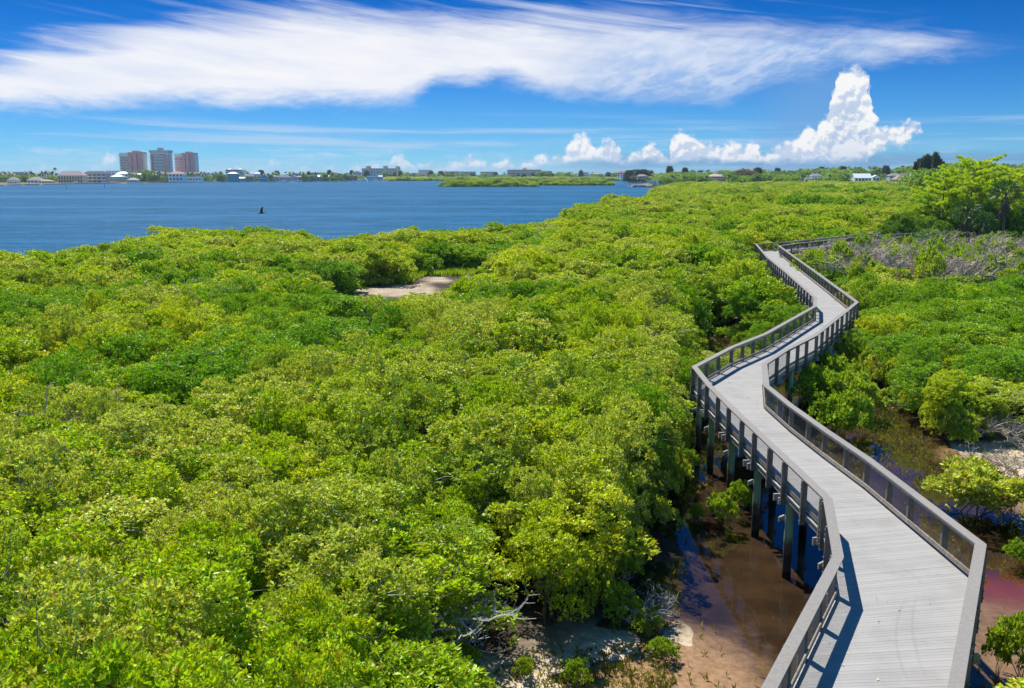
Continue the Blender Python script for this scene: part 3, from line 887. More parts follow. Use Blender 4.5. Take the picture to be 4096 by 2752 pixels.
# the rest of the mangrove canopy: one stuff object, instancing the same crowns on points
def stuff_scatter(name, label, cat, items, parts_by_variant):
    """items: list of (x,y,z,rz,(sx,sy,sz),variant)"""
    me = bpy.data.meshes.new(name)
    me.from_pydata([(i[0], i[1], i[2]) for i in items], [], [])
    for nm, ty, arr in (('rz', 'FLOAT', [i[3] for i in items]), ('vi', 'INT', [i[5] for i in items])):
        a = me.attributes.new(nm, ty, 'POINT'); a.data.foreach_set('value', arr)
    a = me.attributes.new('sc', 'FLOAT_VECTOR', 'POINT'); a.data.foreach_set('vector', np.array([i[4] for i in items], dtype=np.float32).ravel())
    o = link_mesh(name, me); tag(o, label, cat, kind='stuff')
    ng = bpy.data.node_groups.new(name + '_scatter', 'GeometryNodeTree')
    ng.interface.new_socket('Geometry', in_out='INPUT', socket_type='NodeSocketGeometry')
    ng.interface.new_socket('Geometry', in_out='OUTPUT', socket_type='NodeSocketGeometry')
    N = ng.nodes; L = ng.links
    gi, go = N.new('NodeGroupInput'), N.new('NodeGroupOutput')
    m2p = N.new('GeometryNodeMeshToPoints'); L.new(gi.outputs[0], m2p.inputs['Mesh'])
    jn = N.new('GeometryNodeJoinGeometry')
    for parts in reversed(parts_by_variant):
        j2 = N.new('GeometryNodeJoinGeometry')
        for ob in parts:
            oi = N.new('GeometryNodeObjectInfo'); oi.transform_space = 'ORIGINAL'
            oi.inputs['Object'].default_value = ob; oi.inputs['As Instance'].default_value = True
            L.new(oi.outputs['Geometry'], j2.inputs[0])
        g2 = N.new('GeometryNodeGeometryToInstance'); L.new(j2.outputs[0], g2.inputs[0]); L.new(g2.outputs[0], jn.inputs[0])
    ip = N.new('GeometryNodeInstanceOnPoints')
    def attr(nm, ty):
        a = N.new('GeometryNodeInputNamedAttribute'); a.data_type = ty; a.inputs['Name'].default_value = nm
        return [q for q in a.outputs if q.enabled and q.name == 'Attribute'][0]
    cx = N.new('ShaderNodeCombineXYZ'); L.new(attr('rz', 'FLOAT'), cx.inputs[2])
    L.new(m2p.outputs[0], ip.inputs['Points']); L.new(jn.outputs[0], ip.inputs['Instance'])
    ip.inputs['Pick Instance'].default_value = True
    L.new(attr('vi', 'INT'), ip.inputs['Instance Index'])
    L.new(cx.outputs[0], ip.inputs['Rotation']); L.new(attr('sc', 'FLOAT_VECTOR'), ip.inputs['Scale'])
    L.new(ip.outputs[0], go.inputs[0])
    md = o.modifiers.new('scatter', 'NODES'); md.node_group = ng
    return o

# carriers: the mid and far variants also stand as real trees so that their meshes exist in the scene
for tier, pool in ((0, MANG), (1, MANGB), (2, MANGC)):
    for v in range(len(pool)):
        if (tier, v) in srcs: continue
        k = next((i for i, t in enumerate(restm) if t[4] == tier), None)
        x, y, R, h, _ = restm.pop(k)
        base = (1.78, 2.6, 5.2)[tier]; hb = (4.6, 5.0, 5.4)[tier]
        e = empty('mangrove_tree', (x, y, .05), random.random() * 6.28, (R / base, R / base, h / hb))
        tag(e, 'broad mangrove crown in the far canopy behind the sandy clearing', 'mangrove', 'mangroves in the far canopy')
        srcs[(tier, v)] = (link_mesh('crown', pool[v][0], e), link_mesh('trunk', pool[v][1], e))
flat = [(0, v) for v in range(10)] + [(1, v) for v in range(6)] + [(2, v) for v in range(5)]
items = []
for (x, y, R, h, tier) in restm:
    base = (1.78, 2.6, 5.2)[tier]; hb = (4.6, 5.0, 5.4)[tier]
    items.append((x, y, .05, random.random() * 6.28, (R / base, R / base, h / hb), flat.index((tier, pick(tier, x, y)))))
stuff_scatter('mangrove_canopy', 'unbroken green mangrove canopy reaching back to the bay and the far houses', 'mangroves', items, [srcs[k] for k in flat])
print('mangroves', len(ind), len(items))

# --- tuft helper: needle or blade fans
def blades(name, centers, dirs, n, length, width, mat, spread=.8, droop=0.0):
    m = len(centers)
    c = np.repeat(centers, n, 0); d = unit(np.repeat(dirs, n, 0) + rdir(m * n) * spread)
    L = length * (.7 + .5 * rng.random((m * n, 1)))
    sd = unit(np.cross(d, rdir(m * n))) * width * .5
    tip = c + d * L; tip[:, 2] -= droop * L[:, 0]
    mid = c + d * L * .5
    v = np.stack([c, mid + sd, tip, mid - sd], 1).reshape(-1, 3)
    i = np.arange(m * n) * 4
    f = np.stack([i, i + 1, i + 2, i + 3], 1)
    return np_mesh(name, v, f, mat)
# ------------------------------------------------------------------ tree kinds for the far banks
def broadleaf_variant(R, h, leaf, mat, nl=14, ncl=700, trunk=.3, low=.18):
    pos, dr, lob = crown_points(R, h * low, h, nl, ncl, 6, lobe=(.32, .55))
    cm = leaves_mesh('broadleaf_crown', pos, dr, leaf, mat, jit=.5)
    tb = MB(); tb.tube([(0, 0, -.5), (.1, .1, h * .35), (0, .2, h * .6)], [trunk, trunk * .8, trunk * .5], 7)
    for L in lob[:7]: limbs(tb, (0, 0, h * .33), [tuple(L[:3])], trunk * .4, .1)
    t = tb.build('tmp', M['bark']); me = t.data; bpy.data.objects.remove(t)
    return ('crown', cm), ('trunk', me)
def casuarina_variant(R, h, mat=None):
    n = 2600; z = h * (.12 + .88 * rng.random(n) ** .85)
    r = R * np.clip(1.15 - z / h, .04, 1) ** .7 * np.sqrt(rng.random(n)) * (1 + .3 * np.sin(z * 2.1)); a = rng.random(n) * 6.283
    c = np.stack([r * np.cos(a), r * np.sin(a), z], 1); c += rng.normal(size=c.shape) * .25
    cm = blades('casuarina_crown', c, np.stack([np.cos(a), np.sin(a), np.full(n, .3)], 1), 4, 1.1, .34, mat or M['casuarina'], .6, .35)
    tb = MB(); tb.tube([(0, 0, -.5), (0, 0, h * .9)], [.3, .06], 6)
    t = tb.build('tmp', M['bark']); me = t.data; bpy.data.objects.remove(t)
    return ('crown', cm), ('trunk', me)
def palm_variant(h, R, mat, n=19, skirt=0, lean=.5, blade=1.0, fan=False):
    v, f = [], []
    top = np.array([lean, 0, h])
    for i in range(n):
        a = 2 * math.pi * (i * .382 + random.uniform(-.03, .03)); el = 1.25 - 1.65 * (i / n) + random.uniform(-.1, .1)
        d = np.array([math.cos(a), math.sin(a), 0]); s = np.array([-math.sin(a), math.cos(a), 0])
        seg = 6; prev = None
        for k in range(seg + 1):
            u = k / seg
            p = top + d * (R * u * math.cos(el * (1 - .3 * u)) * 1.0) + np.array([0, 0, R * (u * math.sin(el) - u * u * .55)])
            wd = blade * (math.sin(math.pi * min(1, .12 + u * .9)) + .05) * (1 - .25 * u)
            i0 = len(v); v += [p - s * wd * .5 + np.array([0, 0, -wd * .35]), p, p + s * wd * .5 + np.array([0, 0, -wd * .35])]
            if prev is not None: f += [(prev, prev + 1, i0 + 1, i0), (prev + 1, prev + 2, i0 + 2, i0 + 1)]
            prev = i0
    cm = np_mesh('palm_fronds', np.array(v), np.array(f), mat)
    tb = MB(); tb.tube([(0, 0, -.3), (lean * .3, 0, h * .4), (lean, 0, h)], [.22, .15, .13], 7)
    t = tb.build('tmp', M['bark']); me = t.data; bpy.data.objects.remove(t)
    return ('fronds', cm), ('trunk', me)

BROAD = [broadleaf_variant(random.uniform(4.5, 5.5), random.uniform(8.5, 10), .62, M['leaf_far']) for _ in range(4)]
CASU = [casuarina_variant(2.4, 12) for _ in range(2)]
PALM = [palm_variant(9, 3.5, M['palm'], lean=q) for q in (.3, .9, -.4)]
ROUNDP = [palm_variant(9, 1.9, M['palm'], n=26, blade=.7, lean=.2)]

def place_tree(name, variants, label, cat, group, x, y, z0, top, nom_h, widthscale=1.0):
    s = max(.2, (top - z0) / nom_h)
    v = random.choice(variants)
    return tree_from(name, label, cat, group, (x, y, z0), random.random() * 6.28, (s * widthscale, s * widthscale, s), v)

def far_tree(kind, px, pytop, Y, label, group, z0=.6, ws=1.0):
    x, zt = aty(px, pytop, Y)
    V, nm, cat, nh = {'palm': (PALM, 'palm_tree', 'palm tree', 10.3), 'round': (ROUNDP, 'cabbage_palm', 'palm tree', 10.2),
                      'broad': (BROAD, 'broadleaf_tree', 'tree', 9.3), 'casu': (CASU, 'casuarina_tree', 'tree', 12.2)}[kind]
    return place_tree(nm, V, label, cat, group, x, Y, z0, zt, nh, ws)

# ------------------------------------------------------------------ buildings
def house(name, label, cat, x0, x1, ytop, yeave, ybase, Y, wall, roof, storeys=1, kind='hip', ncol=3, depth=None, balc=False, group=None, dormer=False, chimney=False):
    cx = (x0 + x1) / 2
    X, zt = aty(cx, ytop, Y); _, ze = aty(cx, yeave, Y); _, zb = aty(cx, ybase, Y); zb = max(.3, zb - .8)
    w = (x1 - x0) * Y * CP / FOC * 1.02; d = depth or min(w * .75, 14)
    e = empty(name, (X, Y + d / 2, 0)); tag(e, label, cat, group)
    hw, hd = w / 2, d / 2
    ow, od = (hw * .93, hd * .93) if kind != 'flat' else (hw, hd)
    MB().box(-ow, -od, zb - 1.5, ow, od, ze).build('wall', wall, e)
    r = MB()
    if kind == 'hip':
        k = min(hw * .8, hd * .95); rw = max(hw - k, hw * .12)
        r.poly([(-hw, -hd, ze - .1), (hw, -hd, ze - .1), (rw, 0, zt), (-rw, 0, zt)])
        r.poly([(hw, hd, ze - .1), (-hw, hd, ze - .1), (-rw, 0, zt), (rw, 0, zt)])
        r.poly([(hw, -hd, ze - .1), (hw, hd, ze - .1), (rw, 0, zt)])
        r.poly([(-hw, hd, ze - .1), (-hw, -hd, ze - .1), (-rw, 0, zt)])
        r.box(-hw, -hd, ze - .32, hw, hd, ze - .102)
    elif kind == 'gable':      # ridge runs left-right
        for a in (-1, 1):
            r.hexa([(-hw, a * hd, ze - .35), (hw, a * hd, ze - .35), (hw, 0, zt - .25), (-hw, 0, zt - .25), (-hw, a * hd, ze - .1), (hw, a * hd, ze - .1), (hw, 0, zt), (-hw, 0, zt)])
        MB().poly([(-ow, -od, ze + .003), (-ow, od, ze + .003), (-ow, 0, zt - .3)]).poly([(ow, od, ze + .003), (ow, -od, ze + .003), (ow, 0, zt - .3)]).build('gable', wall, e)
    elif kind == 'front':      # gable facing the water
        for a in (-1, 1):
            r.hexa([(a * hw, -hd, ze - .3), (a * hw, hd, ze - .3), (0, hd, zt - .25), (0, -hd, zt - .25), (a * hw, -hd, ze), (a * hw, hd, ze), (0, hd, zt), (0, -hd, zt)])
        MB().poly([(-ow, -od, ze + .003), (ow, -od, ze + .003), (0, -od, zt - .3)]).poly([(ow, od, ze + .003), (-ow, od, ze + .003), (0, od, zt - .3)]).build('gable', wall, e)
    else:
        r.box(-hw - .2, -hd - .2, ze + .003, hw + .2, hd + .2, max(zt, ze + .4))
    rf = r.build('roof', roof, e)
    if chimney: MB().box(-hw * .6, -.6, zt - 1.5, -hw * .6 + .9, .3, zt + 1.0).build('chimney', M['white'], rf)
    sh = (ze - zb) / storeys
    for s_ in range(storeys):
        for c_ in range(ncol):
            wx = -ow + (c_ + .5) * 2 * ow / ncol; ww = min(1.6, ow / ncol * .62)
            z0 = zb + s_ * sh + sh * .28; z1 = zb + s_ * sh + sh * .78
            fr = MB().box(wx - ww - .12, -od - .06, z0 - .12, wx + ww + .12, -od - .002, z1 + .12).build('window', M['white'], e)
            MB().box(wx - ww, -od - .10, z0, wx + ww, -od - .063, z1).build('pane', M['glass'], fr)
    if balc:
        for s_ in range(1, storeys):
            z = zb + s_ * sh
            b = MB().box(-ow, -od - 2.2, z - .15, ow, -od - .12, z + .05).build('balcony', wall, e)
            MB().box(-ow, -od - 2.2, z + .055, ow, -od - 2.1, z + 1.0).build('railing', M['dockwood'] if balc == 2 else M['white'], b)
        for c_ in range(ncol + 1):
            wx = -ow + .2 + c_ * (2 * ow - .4) / ncol
            MB().box(wx - .18, -od - 2.08, zb - .5, wx + .18, -od - 1.72, ze - .33).build('column', wall, e)
    return e

HS = [
 ('house', 'small white waterside house with a green-white roof at the far left shore', 'house', 26, 66, 708, 719, 733, 1300, 'white', 'r_tan', 2, 'hip', 4, 1),
 ('house', 'long flat grey building behind palms at the far left shore', 'house', 49, 91, 688, 691, 705, 1460, 'greyw', 'r_grey', 1, 'flat', 4, 0),
 ('house', 'low house with a broad brown roof left of the tan mansion', 'house', 105, 163, 708, 720, 731, 1370, 'white', 'r_tan', 1, 'hip', 4, 0),
 ('house', 'long low brown-roofed wing beside the lawn left of the tan mansion', 'house', 152, 203, 718, 724, 732, 1365, 'tan', 'r_tan', 1, 'hip', 4, 0),
 ('house', 'large two-storey tan mansion with a pink tile roof and dark balcony', 'mansion', 226, 331, 684, 701, 731, 1400, 'yellow', 'r_pink', 2, 'hip', 9, 2),
 ('house', 'pale roof of a villa showing behind the palms left of the tan mansion', 'house', 152, 176, 687, 694, 706, 1500, 'cream', 'r_pink', 1, 'hip', 2, 0),
 ('house', 'modern grey three-storey house with a dark hip roof', 'house', 328, 424, 684, 694, 731, 1430, 'greyw', 'r_dark', 3, 'hip', 5, 1),
 ('house', 'white four-storey block behind the grey modern house', 'apartment block', 424, 468, 683, 685, 706, 1560, 'white', 'r_white', 4, 'flat', 4, 0),
 ('house', 'white villa with a pyramid roof left of the first tower', 'house', 459, 511, 686, 695, 706, 1520, 'white', 'r_white', 1, 'hip', 4, 0),
 ('house', 'low white house with a shallow pale roof below the pyramid-roofed villa', 'house', 440, 488, 698, 706, 722, 1460, 'aqua', 'r_white', 2, 'hip', 5, 0),
 ('house', 'low pink house with a pink roof at the water left of the towers', 'house', 505, 547, 711, 719, 729, 1400, 'cream', 'r_pink', 1, 'hip', 4, 0),
 ('house', 'small white house between the trees at the foot of the first tower', 'house', 536, 562, 693, 698, 708, 1540, 'white', 'r_white', 1, 'gable', 2, 0),
 ('house', 'tall white waterfront house with an orange tile roof between two towers', 'house', 671, 731, 686, 695, 722, 1450, 'white', 'r_orange', 2, 'hip', 4, 1),
 ('house', 'grey gabled house peeking over palms right of the third tower', 'house', 805, 826, 686, 693, 706, 1620, 'palegrey', 'r_grey', 2, 'front', 2, 0),
 ('house', 'second grey gabled house peeking over palms left of the teal house', 'house', 849, 872, 686, 693, 706, 1620, 'palegrey', 'r_grey', 2, 'front', 2, 0),
 ('house', 'long low white building behind docks right of the orange-roofed house', 'house', 737, 803, 708, 711, 722, 1500, 'white', 'r_white', 1, 'flat', 6, 0),
 ('house', 'bright teal waterfront house with a white roof', 'house', 908, 948, 688, 694, 722, 1560, 'teal', 'r_white', 3, 'hip', 3, 0),
 ('house', 'low pale green house right of the teal house', 'house', 942, 978, 708, 713, 722, 1600, 'aqua', 'r_white', 1, 'gable', 4, 0),
 ('house', 'brown and cream house with a balcony at the water', 'house', 984, 1014, 697, 705, 722, 1640, 'tan', 'r_brown', 2, 'hip', 3, 2),
 ('house', 'white villa with a steep white roof behind the brown house', 'house', 994, 1018, 687, 696, 706, 1760, 'white', 'r_white', 2, 'hip', 2, 0),
 ('house', 'white house with twin gables behind the blue house', 'house', 1019, 1039, 689, 695, 706, 1760, 'white', 'r_white', 1, 'gable', 3, 0),
 ('house', 'pale blue gabled house with a white lower floor at the water', 'house', 1033, 1068, 698, 706, 722, 1640, 'blueh', 'r_grey', 2, 'front', 4, 1),
 ('house', 'long tan-roofed house right of the pale blue house', 'house', 1064, 1108, 700, 706, 721, 1680, 'cream', 'r_tan', 2, 'hip', 5, 0),
 ('house', 'red-roofed house behind the long tan-roofed house', 'house', 1098, 1114, 699, 703, 712, 1760, 'cream', 'r_red', 1, 'gable', 2, 0),
 ('house', 'large house with a wide grey hip roof at the water', 'house', 1108, 1157, 698, 709, 721, 1680, 'palegrey', 'r_grey', 2, 'hip', 6, 0),
 ('house', 'tan and white house right of the grey hip roof', 'house', 1156, 1187, 701, 708, 721, 1700, 'palegrey', 'r_tan', 2, 'front', 4, 0),
 ('house', 'tan-roofed house with a dark porch right of the tan and white house', 'house', 1188, 1221, 703, 708, 721, 1720, 'brown', 'r_tan', 2, 'gable', 5, 0),
 ('house', 'low white flat-roofed house beside the red channel marker', 'house', 1222, 1266, 705, 709, 721, 1750, 'palegrey', 'r_grey', 1, 'flat', 6, 0),
 ('house', 'white house with a bright white gabled roof near the channel mouth', 'house', 1268, 1315, 700, 707, 720, 1760, 'blueh', 'r_white', 2, 'gable', 5, 0),
 ('house', 'long grey flat-roofed block behind the waterfront houses', 'house', 1170, 1205, 693, 695, 704, 1900, 'greyw', 'r_grey', 1, 'flat', 8, 0),
 ('house', 'pinkish white block behind the house with the bright white roof', 'house', 1238, 1282, 690, 693, 704, 1950, 'palepink', 'r_tan', 2, 'flat', 8, 0),
 ('house', 'tan row of roofs behind the waterfront left of the channel mouth', 'house', 1145, 1170, 694, 697, 705, 1900, 'cream', 'r_tan', 1, 'hip', 5, 0),
 ('house', 'low brick-red building at the channel mouth', 'house', 1391, 1424, 704, 708, 717, 1900, 'redb', 'r_red', 1, 'flat', 5, 0),
 ('house', 'dark grey domed house left of the red-roofed hotel', 'house', 1408, 1443, 684, 691, 703, 2050, 'greyw', 'r_dark', 2, 'hip', 4, 0),
 ('house', 'low white marina building in front of the red-roofed hotel', 'building', 1468, 1512, 703, 706, 716, 1980, 'white', 'r_white', 1, 'flat', 9, 0),
 ('house', 'small white gabled boathouse right of the marina building', 'house', 1512, 1530, 701, 707, 716, 1980, 'palegrey', 'r_white', 1, 'gable', 2, 0),
 ('apartment_building', 'white apartment building with a grey end wall behind the mangrove bank', 'apartment block', 1674, 1726, 679, 681, 702, 2300, 'white', 'r_white', 5, 'flat', 7, 0),
 ('house', 'small pale house left of the white apartment building', 'house', 1658, 1672, 691, 694, 703, 2300, 'palegrey', 'r_white', 2, 'flat', 2, 0),
 ('apartment_building', 'long pink block with a mint green roof behind the mangrove bank', 'apartment block', 1762, 1836, 685, 688, 703, 2350, 'palepink', 'r_teal', 3, 'flat', 14, 0),
 ('apartment_building', 'second mint-roofed pink block right of the long one', 'apartment block', 1840, 1902, 686, 689, 703, 2350, 'palepink', 'r_teal', 3, 'flat', 11, 0),
 ('apartment_building', 'blue-grey low block behind the first mangrove islet', 'apartment block', 1922, 1985, 687, 690, 703, 2350, 'blueh', 'r_grey', 3, 'flat', 10, 0),
 ('apartment_building', 'grey terraced condominium right of the curved cream building', 'apartment block', 2134, 2206, 684, 687, 706, 2200, 'greyw', 'r_grey', 5, 'flat', 11, 1),
 ('house', 'long tan low building right of the grey condominium', 'house', 2208, 2285, 695, 698, 706, 2200, 'tan', 'r_tan', 1, 'flat', 10, 0),
 ('apartment_building', 'white villa block with two levels beyond the mangrove bank', 'apartment block', 2314, 2354, 688, 692, 703, 2100, 'white', 'r_white', 2, 'flat', 6, 0),
 ('house', 'tan villa with a brown roof right of the white villa block', 'house', 2360, 2398, 692, 696, 704, 2100, 'tan', 'r_brown', 1, 'hip', 5, 0),
 ('house', 'pink-roofed villa left of the dark casuarina grove', 'house', 2471, 2506, 684, 691, 703, 1900, 'palepink', 'r_red', 2, 'hip', 5, 0),
 ('house', 'white two-level house below the pink-roofed villa', 'house', 2482, 2508, 698, 701, 711, 1700, 'white', 'r_white', 2, 'flat', 4, 0),
 ('house', 'pinkish roofed cottage with a chimney in front of the dark casuarina grove', 'house', 2549, 2592, 697, 704, 712, 1350, 'palepink', 'r_brown', 1, 'hip', 4, 0),
 ('house', 'pink tile-roofed mansion with white wings among the trees', 'mansion', 2838, 2896, 695, 705, 722, 1080, 'palepink', 'r_pink', 2, 'hip', 6, 0),
 ('house', 'tall white house with a grey roof and chimney among the trees', 'house', 3246, 3294, 694, 703, 735, 960, 'white', 'r_grey', 3, 'hip', 4, 1),
 ('house', 'low white wing beside the tall white house', 'house', 3222, 3250, 708, 717, 735, 955, 'white', 'r_grey', 2, 'hip', 4, 0),
 ('house', 'white metal-roofed house among the trees', 'house', 3420, 3490, 694, 711, 724, 940, 'white', 'r_white', 1, 'gable', 5, 0),
 ('house', 'small white gabled house right of the metal-roofed house', 'house', 3492, 3520, 700, 708, 722, 960, 'white', 'r_white', 1, 'front', 2, 0),
 ('house', 'brown-roofed house with a broad hip roof among the trees', 'house', 3588, 3660, 694, 717, 730, 860, 'tan', 'r_brown', 1, 'hip', 5, 0),
 ('house', 'grey roofed wing behind the brown-roofed house', 'house', 3560, 3612, 693, 702, 714, 900, 'palegrey', 'r_grey', 1, 'hip', 4, 0),
 ('house', 'small white building half hidden left of the big pine', 'house', 3645, 3664, 691, 694, 706, 900, 'white', 'r_white', 1, 'flat', 2, 0),
]
for (nm, lb, cat, x0, x1, yt, ye, yb, Y, wl, rf, st, kd, nc, bl) in HS:
    house(nm, lb, cat, x0, x1, yt, ye, yb, Y, M[wl], M[rf], st, kd, nc, balc=bl, chimney=('chimney' in lb))

# towers
def side_tower(x0, x1, ytop, Y, label):
    cx = (x0 + x1) / 2; X, zt = aty(cx, ytop, Y); w = (x1 - x0) * Y * CP / FOC; d = 20
    e = empty('apartment_tower', (X, Y + d / 2, 0), 0.0); tag(e, label, 'apartment tower', 'pink and cream apartment towers on the far shore')
    x = lambda u: (u - .5) * w
    y0 = -d / 2
    MB().box(x(.02), y0, .3, x(.98), d / 2, zt).build('wall', M['cream'], e)
    MB().box(x(-.005), y0 - .6, zt - 5.2, x(.40), d / 2 + .1, zt + .9).build('parapet', M['cream'], e)
    fins = [(.145, .255, zt - 6.0, 1.6), (.385, .53, zt + 1.9, 2.2), (.575, .74, zt + 4.3, 3.0), (.80, .97, zt + 2.2, 2.2)]
    for a, b, h, dd in fins: MB().box(x(a), y0 - dd, .3, x(b), d / 2 + .3, h).build('fin', M['pink'], e)
    nf = 17; fh = zt / nf
    for k in range(nf):
        z = 2 + k * (zt - 3) / nf
        for a, b, m_, dd in ((0, .135, 'white', 2.0), (.265, .375, 'white', 1.4)):
            bb = MB().box(x(a), y0 - dd, z, x(b), y0 - .05, z + 1.15).build('balcony', M[m_], e)
        for a, b in ((.01, .13), (.27, .37), (.54, .57), (.745, .795)):
            MB().box(x(a), y0 - .04, z + 1.4, x(b), y0 - .004, z + 2.75).build('window', M['glass'], e)
        MB().box(x(.745), y0 - 1.2, z, x(.795), y0 - .05, z + 1.0).build('balcony', M['cream'], e)
def mid_tower(x0, x1, ytop, Y, label):
    cx = (x0 + x1) / 2; X, zt = aty(cx, ytop, Y); w = (x1 - x0) * Y * CP / FOC; d = 20
    e = empty('apartment_tower', (X, Y + d / 2, 0), 0.0); tag(e, label, 'apartment tower', 'pink and cream apartment towers on the far shore')
    x = lambda u: (u - .5) * w; y0 = -d / 2
    MB().box(x(.03), y0, .3, x(.97), d / 2, zt - 4).build('wall', M['cream'], e)
    MB().box(x(-.01), y0 - 2.0, zt - 3.9, x(1.01), d / 2 + .6, zt).build('parapet', M['palegrey'], e)
    MB().box(x(.36), -4, zt + .003, x(.60), 5, zt + 4.6).build('penthouse', M['palepink'], e)
    for a, b in ((.06, .24), (.72, .85)): MB().box(x(a), y0 - 1.2, .3, x(b), d / 2 - .4, zt - 6.5).build('fin', M['pink'], e)
    nf = 18
    for k in range(nf):
        z = 2 + k * (zt - 9) / nf
        MB().box(x(.245), y0 - 1.9, z, x(.715), y0 - .05, z + 1.2).build('balcony', M['white'], e)
        MB().box(x(.25), y0 - .04, z + 1.35, x(.71), y0 - .004, z + 2.6).build('window', M['glass'], e)
        MB().box(x(.855), y0 - 1.6, z, x(1.0), y0 + 5, z + 1.1).build('balcony', M['palepink'], e)
        MB().box(x(.10), y0 - 1.26, z + 1.3, x(.2), y0 - 1.204, z + 2.4).build('window', M['glass'], e)
        MB().box(x(.0), y0 - .9, z, x(.056), y0 + 6, z + 1.1).build('balcony', M['white'], e)
side_tower(476, 571, 613, 1650, 'leftmost of the three pink and cream apartment towers')
mid_tower(597, 673, 601, 1660, 'middle apartment tower with white balconies and a small pink penthouse')
side_tower(696, 779, 616, 1700, 'rightmost of the three pink and cream apartment towers')

# grey hotel with white pyramid caps
def slab(name, label, x0, x1, ytop, Y, wall, rows, cols, depth=16, frame=None):
    cx = (x0 + x1) / 2; X, zt = aty(cx, ytop, Y); w = (x1 - x0) * Y * CP / FOC
    e = empty(name, (X, Y + depth / 2, 0)); tag(e, label, 'apartment block')
    MB().box(-w / 2, -depth / 2, .3, w / 2, depth / 2, zt).build('wall', M[wall], e)
    for r in range(rows):
        z = 2.5 + r * (zt - 3.4) / rows
        s = MB(); g = MB()
        s.box(-w / 2 + .5, -depth / 2 - 1.4, z, w / 2 - .5, -depth / 2 - .05, z + 1.0)
        s.build('balcony', M[frame or 'white'], e)
        for c in range(cols):
            q = -w / 2 + (c + .5) * w / cols
            g.box(q - w / cols * .36, -depth / 2 - .04, z + 1.05, q + w / cols * .36, -depth / 2 - .004, z + (zt - 3.4) / rows - .25)
        g.build('window_row', M['glass'], e)
    return e, w, zt, depth
e, w_, zt, d_ = slab('hotel', 'grey hotel block with white pyramid caps behind the teal house', 902, 968, 678, 1750, 'greyw', 5, 12)
for q in (-.32, .32):
    s = MB(); a = q * w_; k = 3.6
    for p, r in (((-k, -k), (k, -k)), ((k, -k), (k, k)), ((k, k), (-k, k)), ((-k, k), (-k, -k))): s.poly([(a + p[0], p[1], zt + .02), (a + r[0], r[1], zt + .02), (a, 0, zt + 2.6)])
    s.build('roof_cap', M['white'], e)
e, w_, zt, d_ = slab('hotel', 'long tan hotel with red tile roof edges and three tall stair towers', 1447, 1598, 676, 2150, 'cream', 7, 22)
MB().box(-w_ / 2 - .3, -d_ / 2 - 1.9, zt + .003, w_ / 2 + .3, d_ / 2 + .3, zt + 1.3).build('roof', M['r_red'], e)
for q, h in ((-.33, 5.3), (.125, 5.2), (.45, 4.8)):
    t_ = MB().box(q * w_ - 3.8, -d_ / 2 - 4, .3, q * w_ + 3.8, d_ / 2 + 1, zt + h).build('stair_tower', M['tan'], e)
    MB().box(q * w_ - 4.3, -d_ / 2 - 4.5, zt + h + .003, q * w_ + 4.3, d_ / 2 + 1.5, zt + h + 1.1).build('roof', M['r_red'], t_)
for q in (-.2, -.12, -.04, .04, .22, .30, .38): MB().box(q * w_ - .5, -d_ / 2 - 2.1, .3, q * w_ + .5, -d_ / 2 - 1.45, zt).build('pilaster', M['white'], e)
# curved cream building
X, zt = aty(2098, 678, 2150)
e = empty('apartment_building', (X, 2180, 0)); tag(e, 'curved cream apartment building with rounded balconies beyond the mangrove bank', 'apartment block')
Rr = 22
def arc(z0, z1, r, mat, nm, a0=200, a1=340):
    s = MB(); n = 14
    pts = [(math.cos(math.radians(a0 + (a1 - a0) * i / n)) * r * 1.9, math.sin(math.radians(a0 + (a1 - a0) * i / n)) * r) for i in range(n + 1)]
    for (xa, ya), (xb, yb) in zip(pts, pts[1:]): s.quad((xa, ya, z0), (xb, yb, z0), (xb, yb, z1), (xa, ya, z1))
    s.poly([(q[0], q[1], z1) for q in pts])
    return s.build(nm, M[mat], e)
arc(.3, zt, Rr, 'yellow', 'wall')
for k in range(6): arc(3 + k * (zt - 4) / 6, 4.1 + k * (zt - 4) / 6, Rr + 1.6, 'cream', 'balcony')
for k in range(6): arc(4.2 + k * (zt - 4) / 6, 5.6 + k * (zt - 4) / 6, Rr + .12, 'glass', 'window_row')
MB().box(-4, -14, zt + .003, 5, -6, zt + 3.5).build('penthouse', M['tan'], e)
# long flat grey pier building on the point
X0, z1 = aty(2592, 721, 1010); X1, _ = aty(2692, 721, 1010)
e = empty('waterfront_building', ((X0 + X1) / 2, 1016, 0)); tag(e, 'long flat concrete building with open bays on the grassy point', 'building')
hw = (X1 - X0) / 2
MB().box(-hw, -6, z1 - .6, hw, 6, z1).build('roof', M['palegrey'], e)
MB().box(-hw + 6, -5, .5, hw - 1, 5, z1 - .603).build('wall', M['greyw'], e)
MB().box(-hw + 9, -5.6, .5, -hw + 12, -5.003, z1 - .603).build('pier_panel', M['white'], e)
for k in range(6): MB().box(-hw + .4 + k * 1.1, -5.9, .5, -hw + .7 + k * 1.1, -5.5, z1 - .603).build('column', M['white'], e)

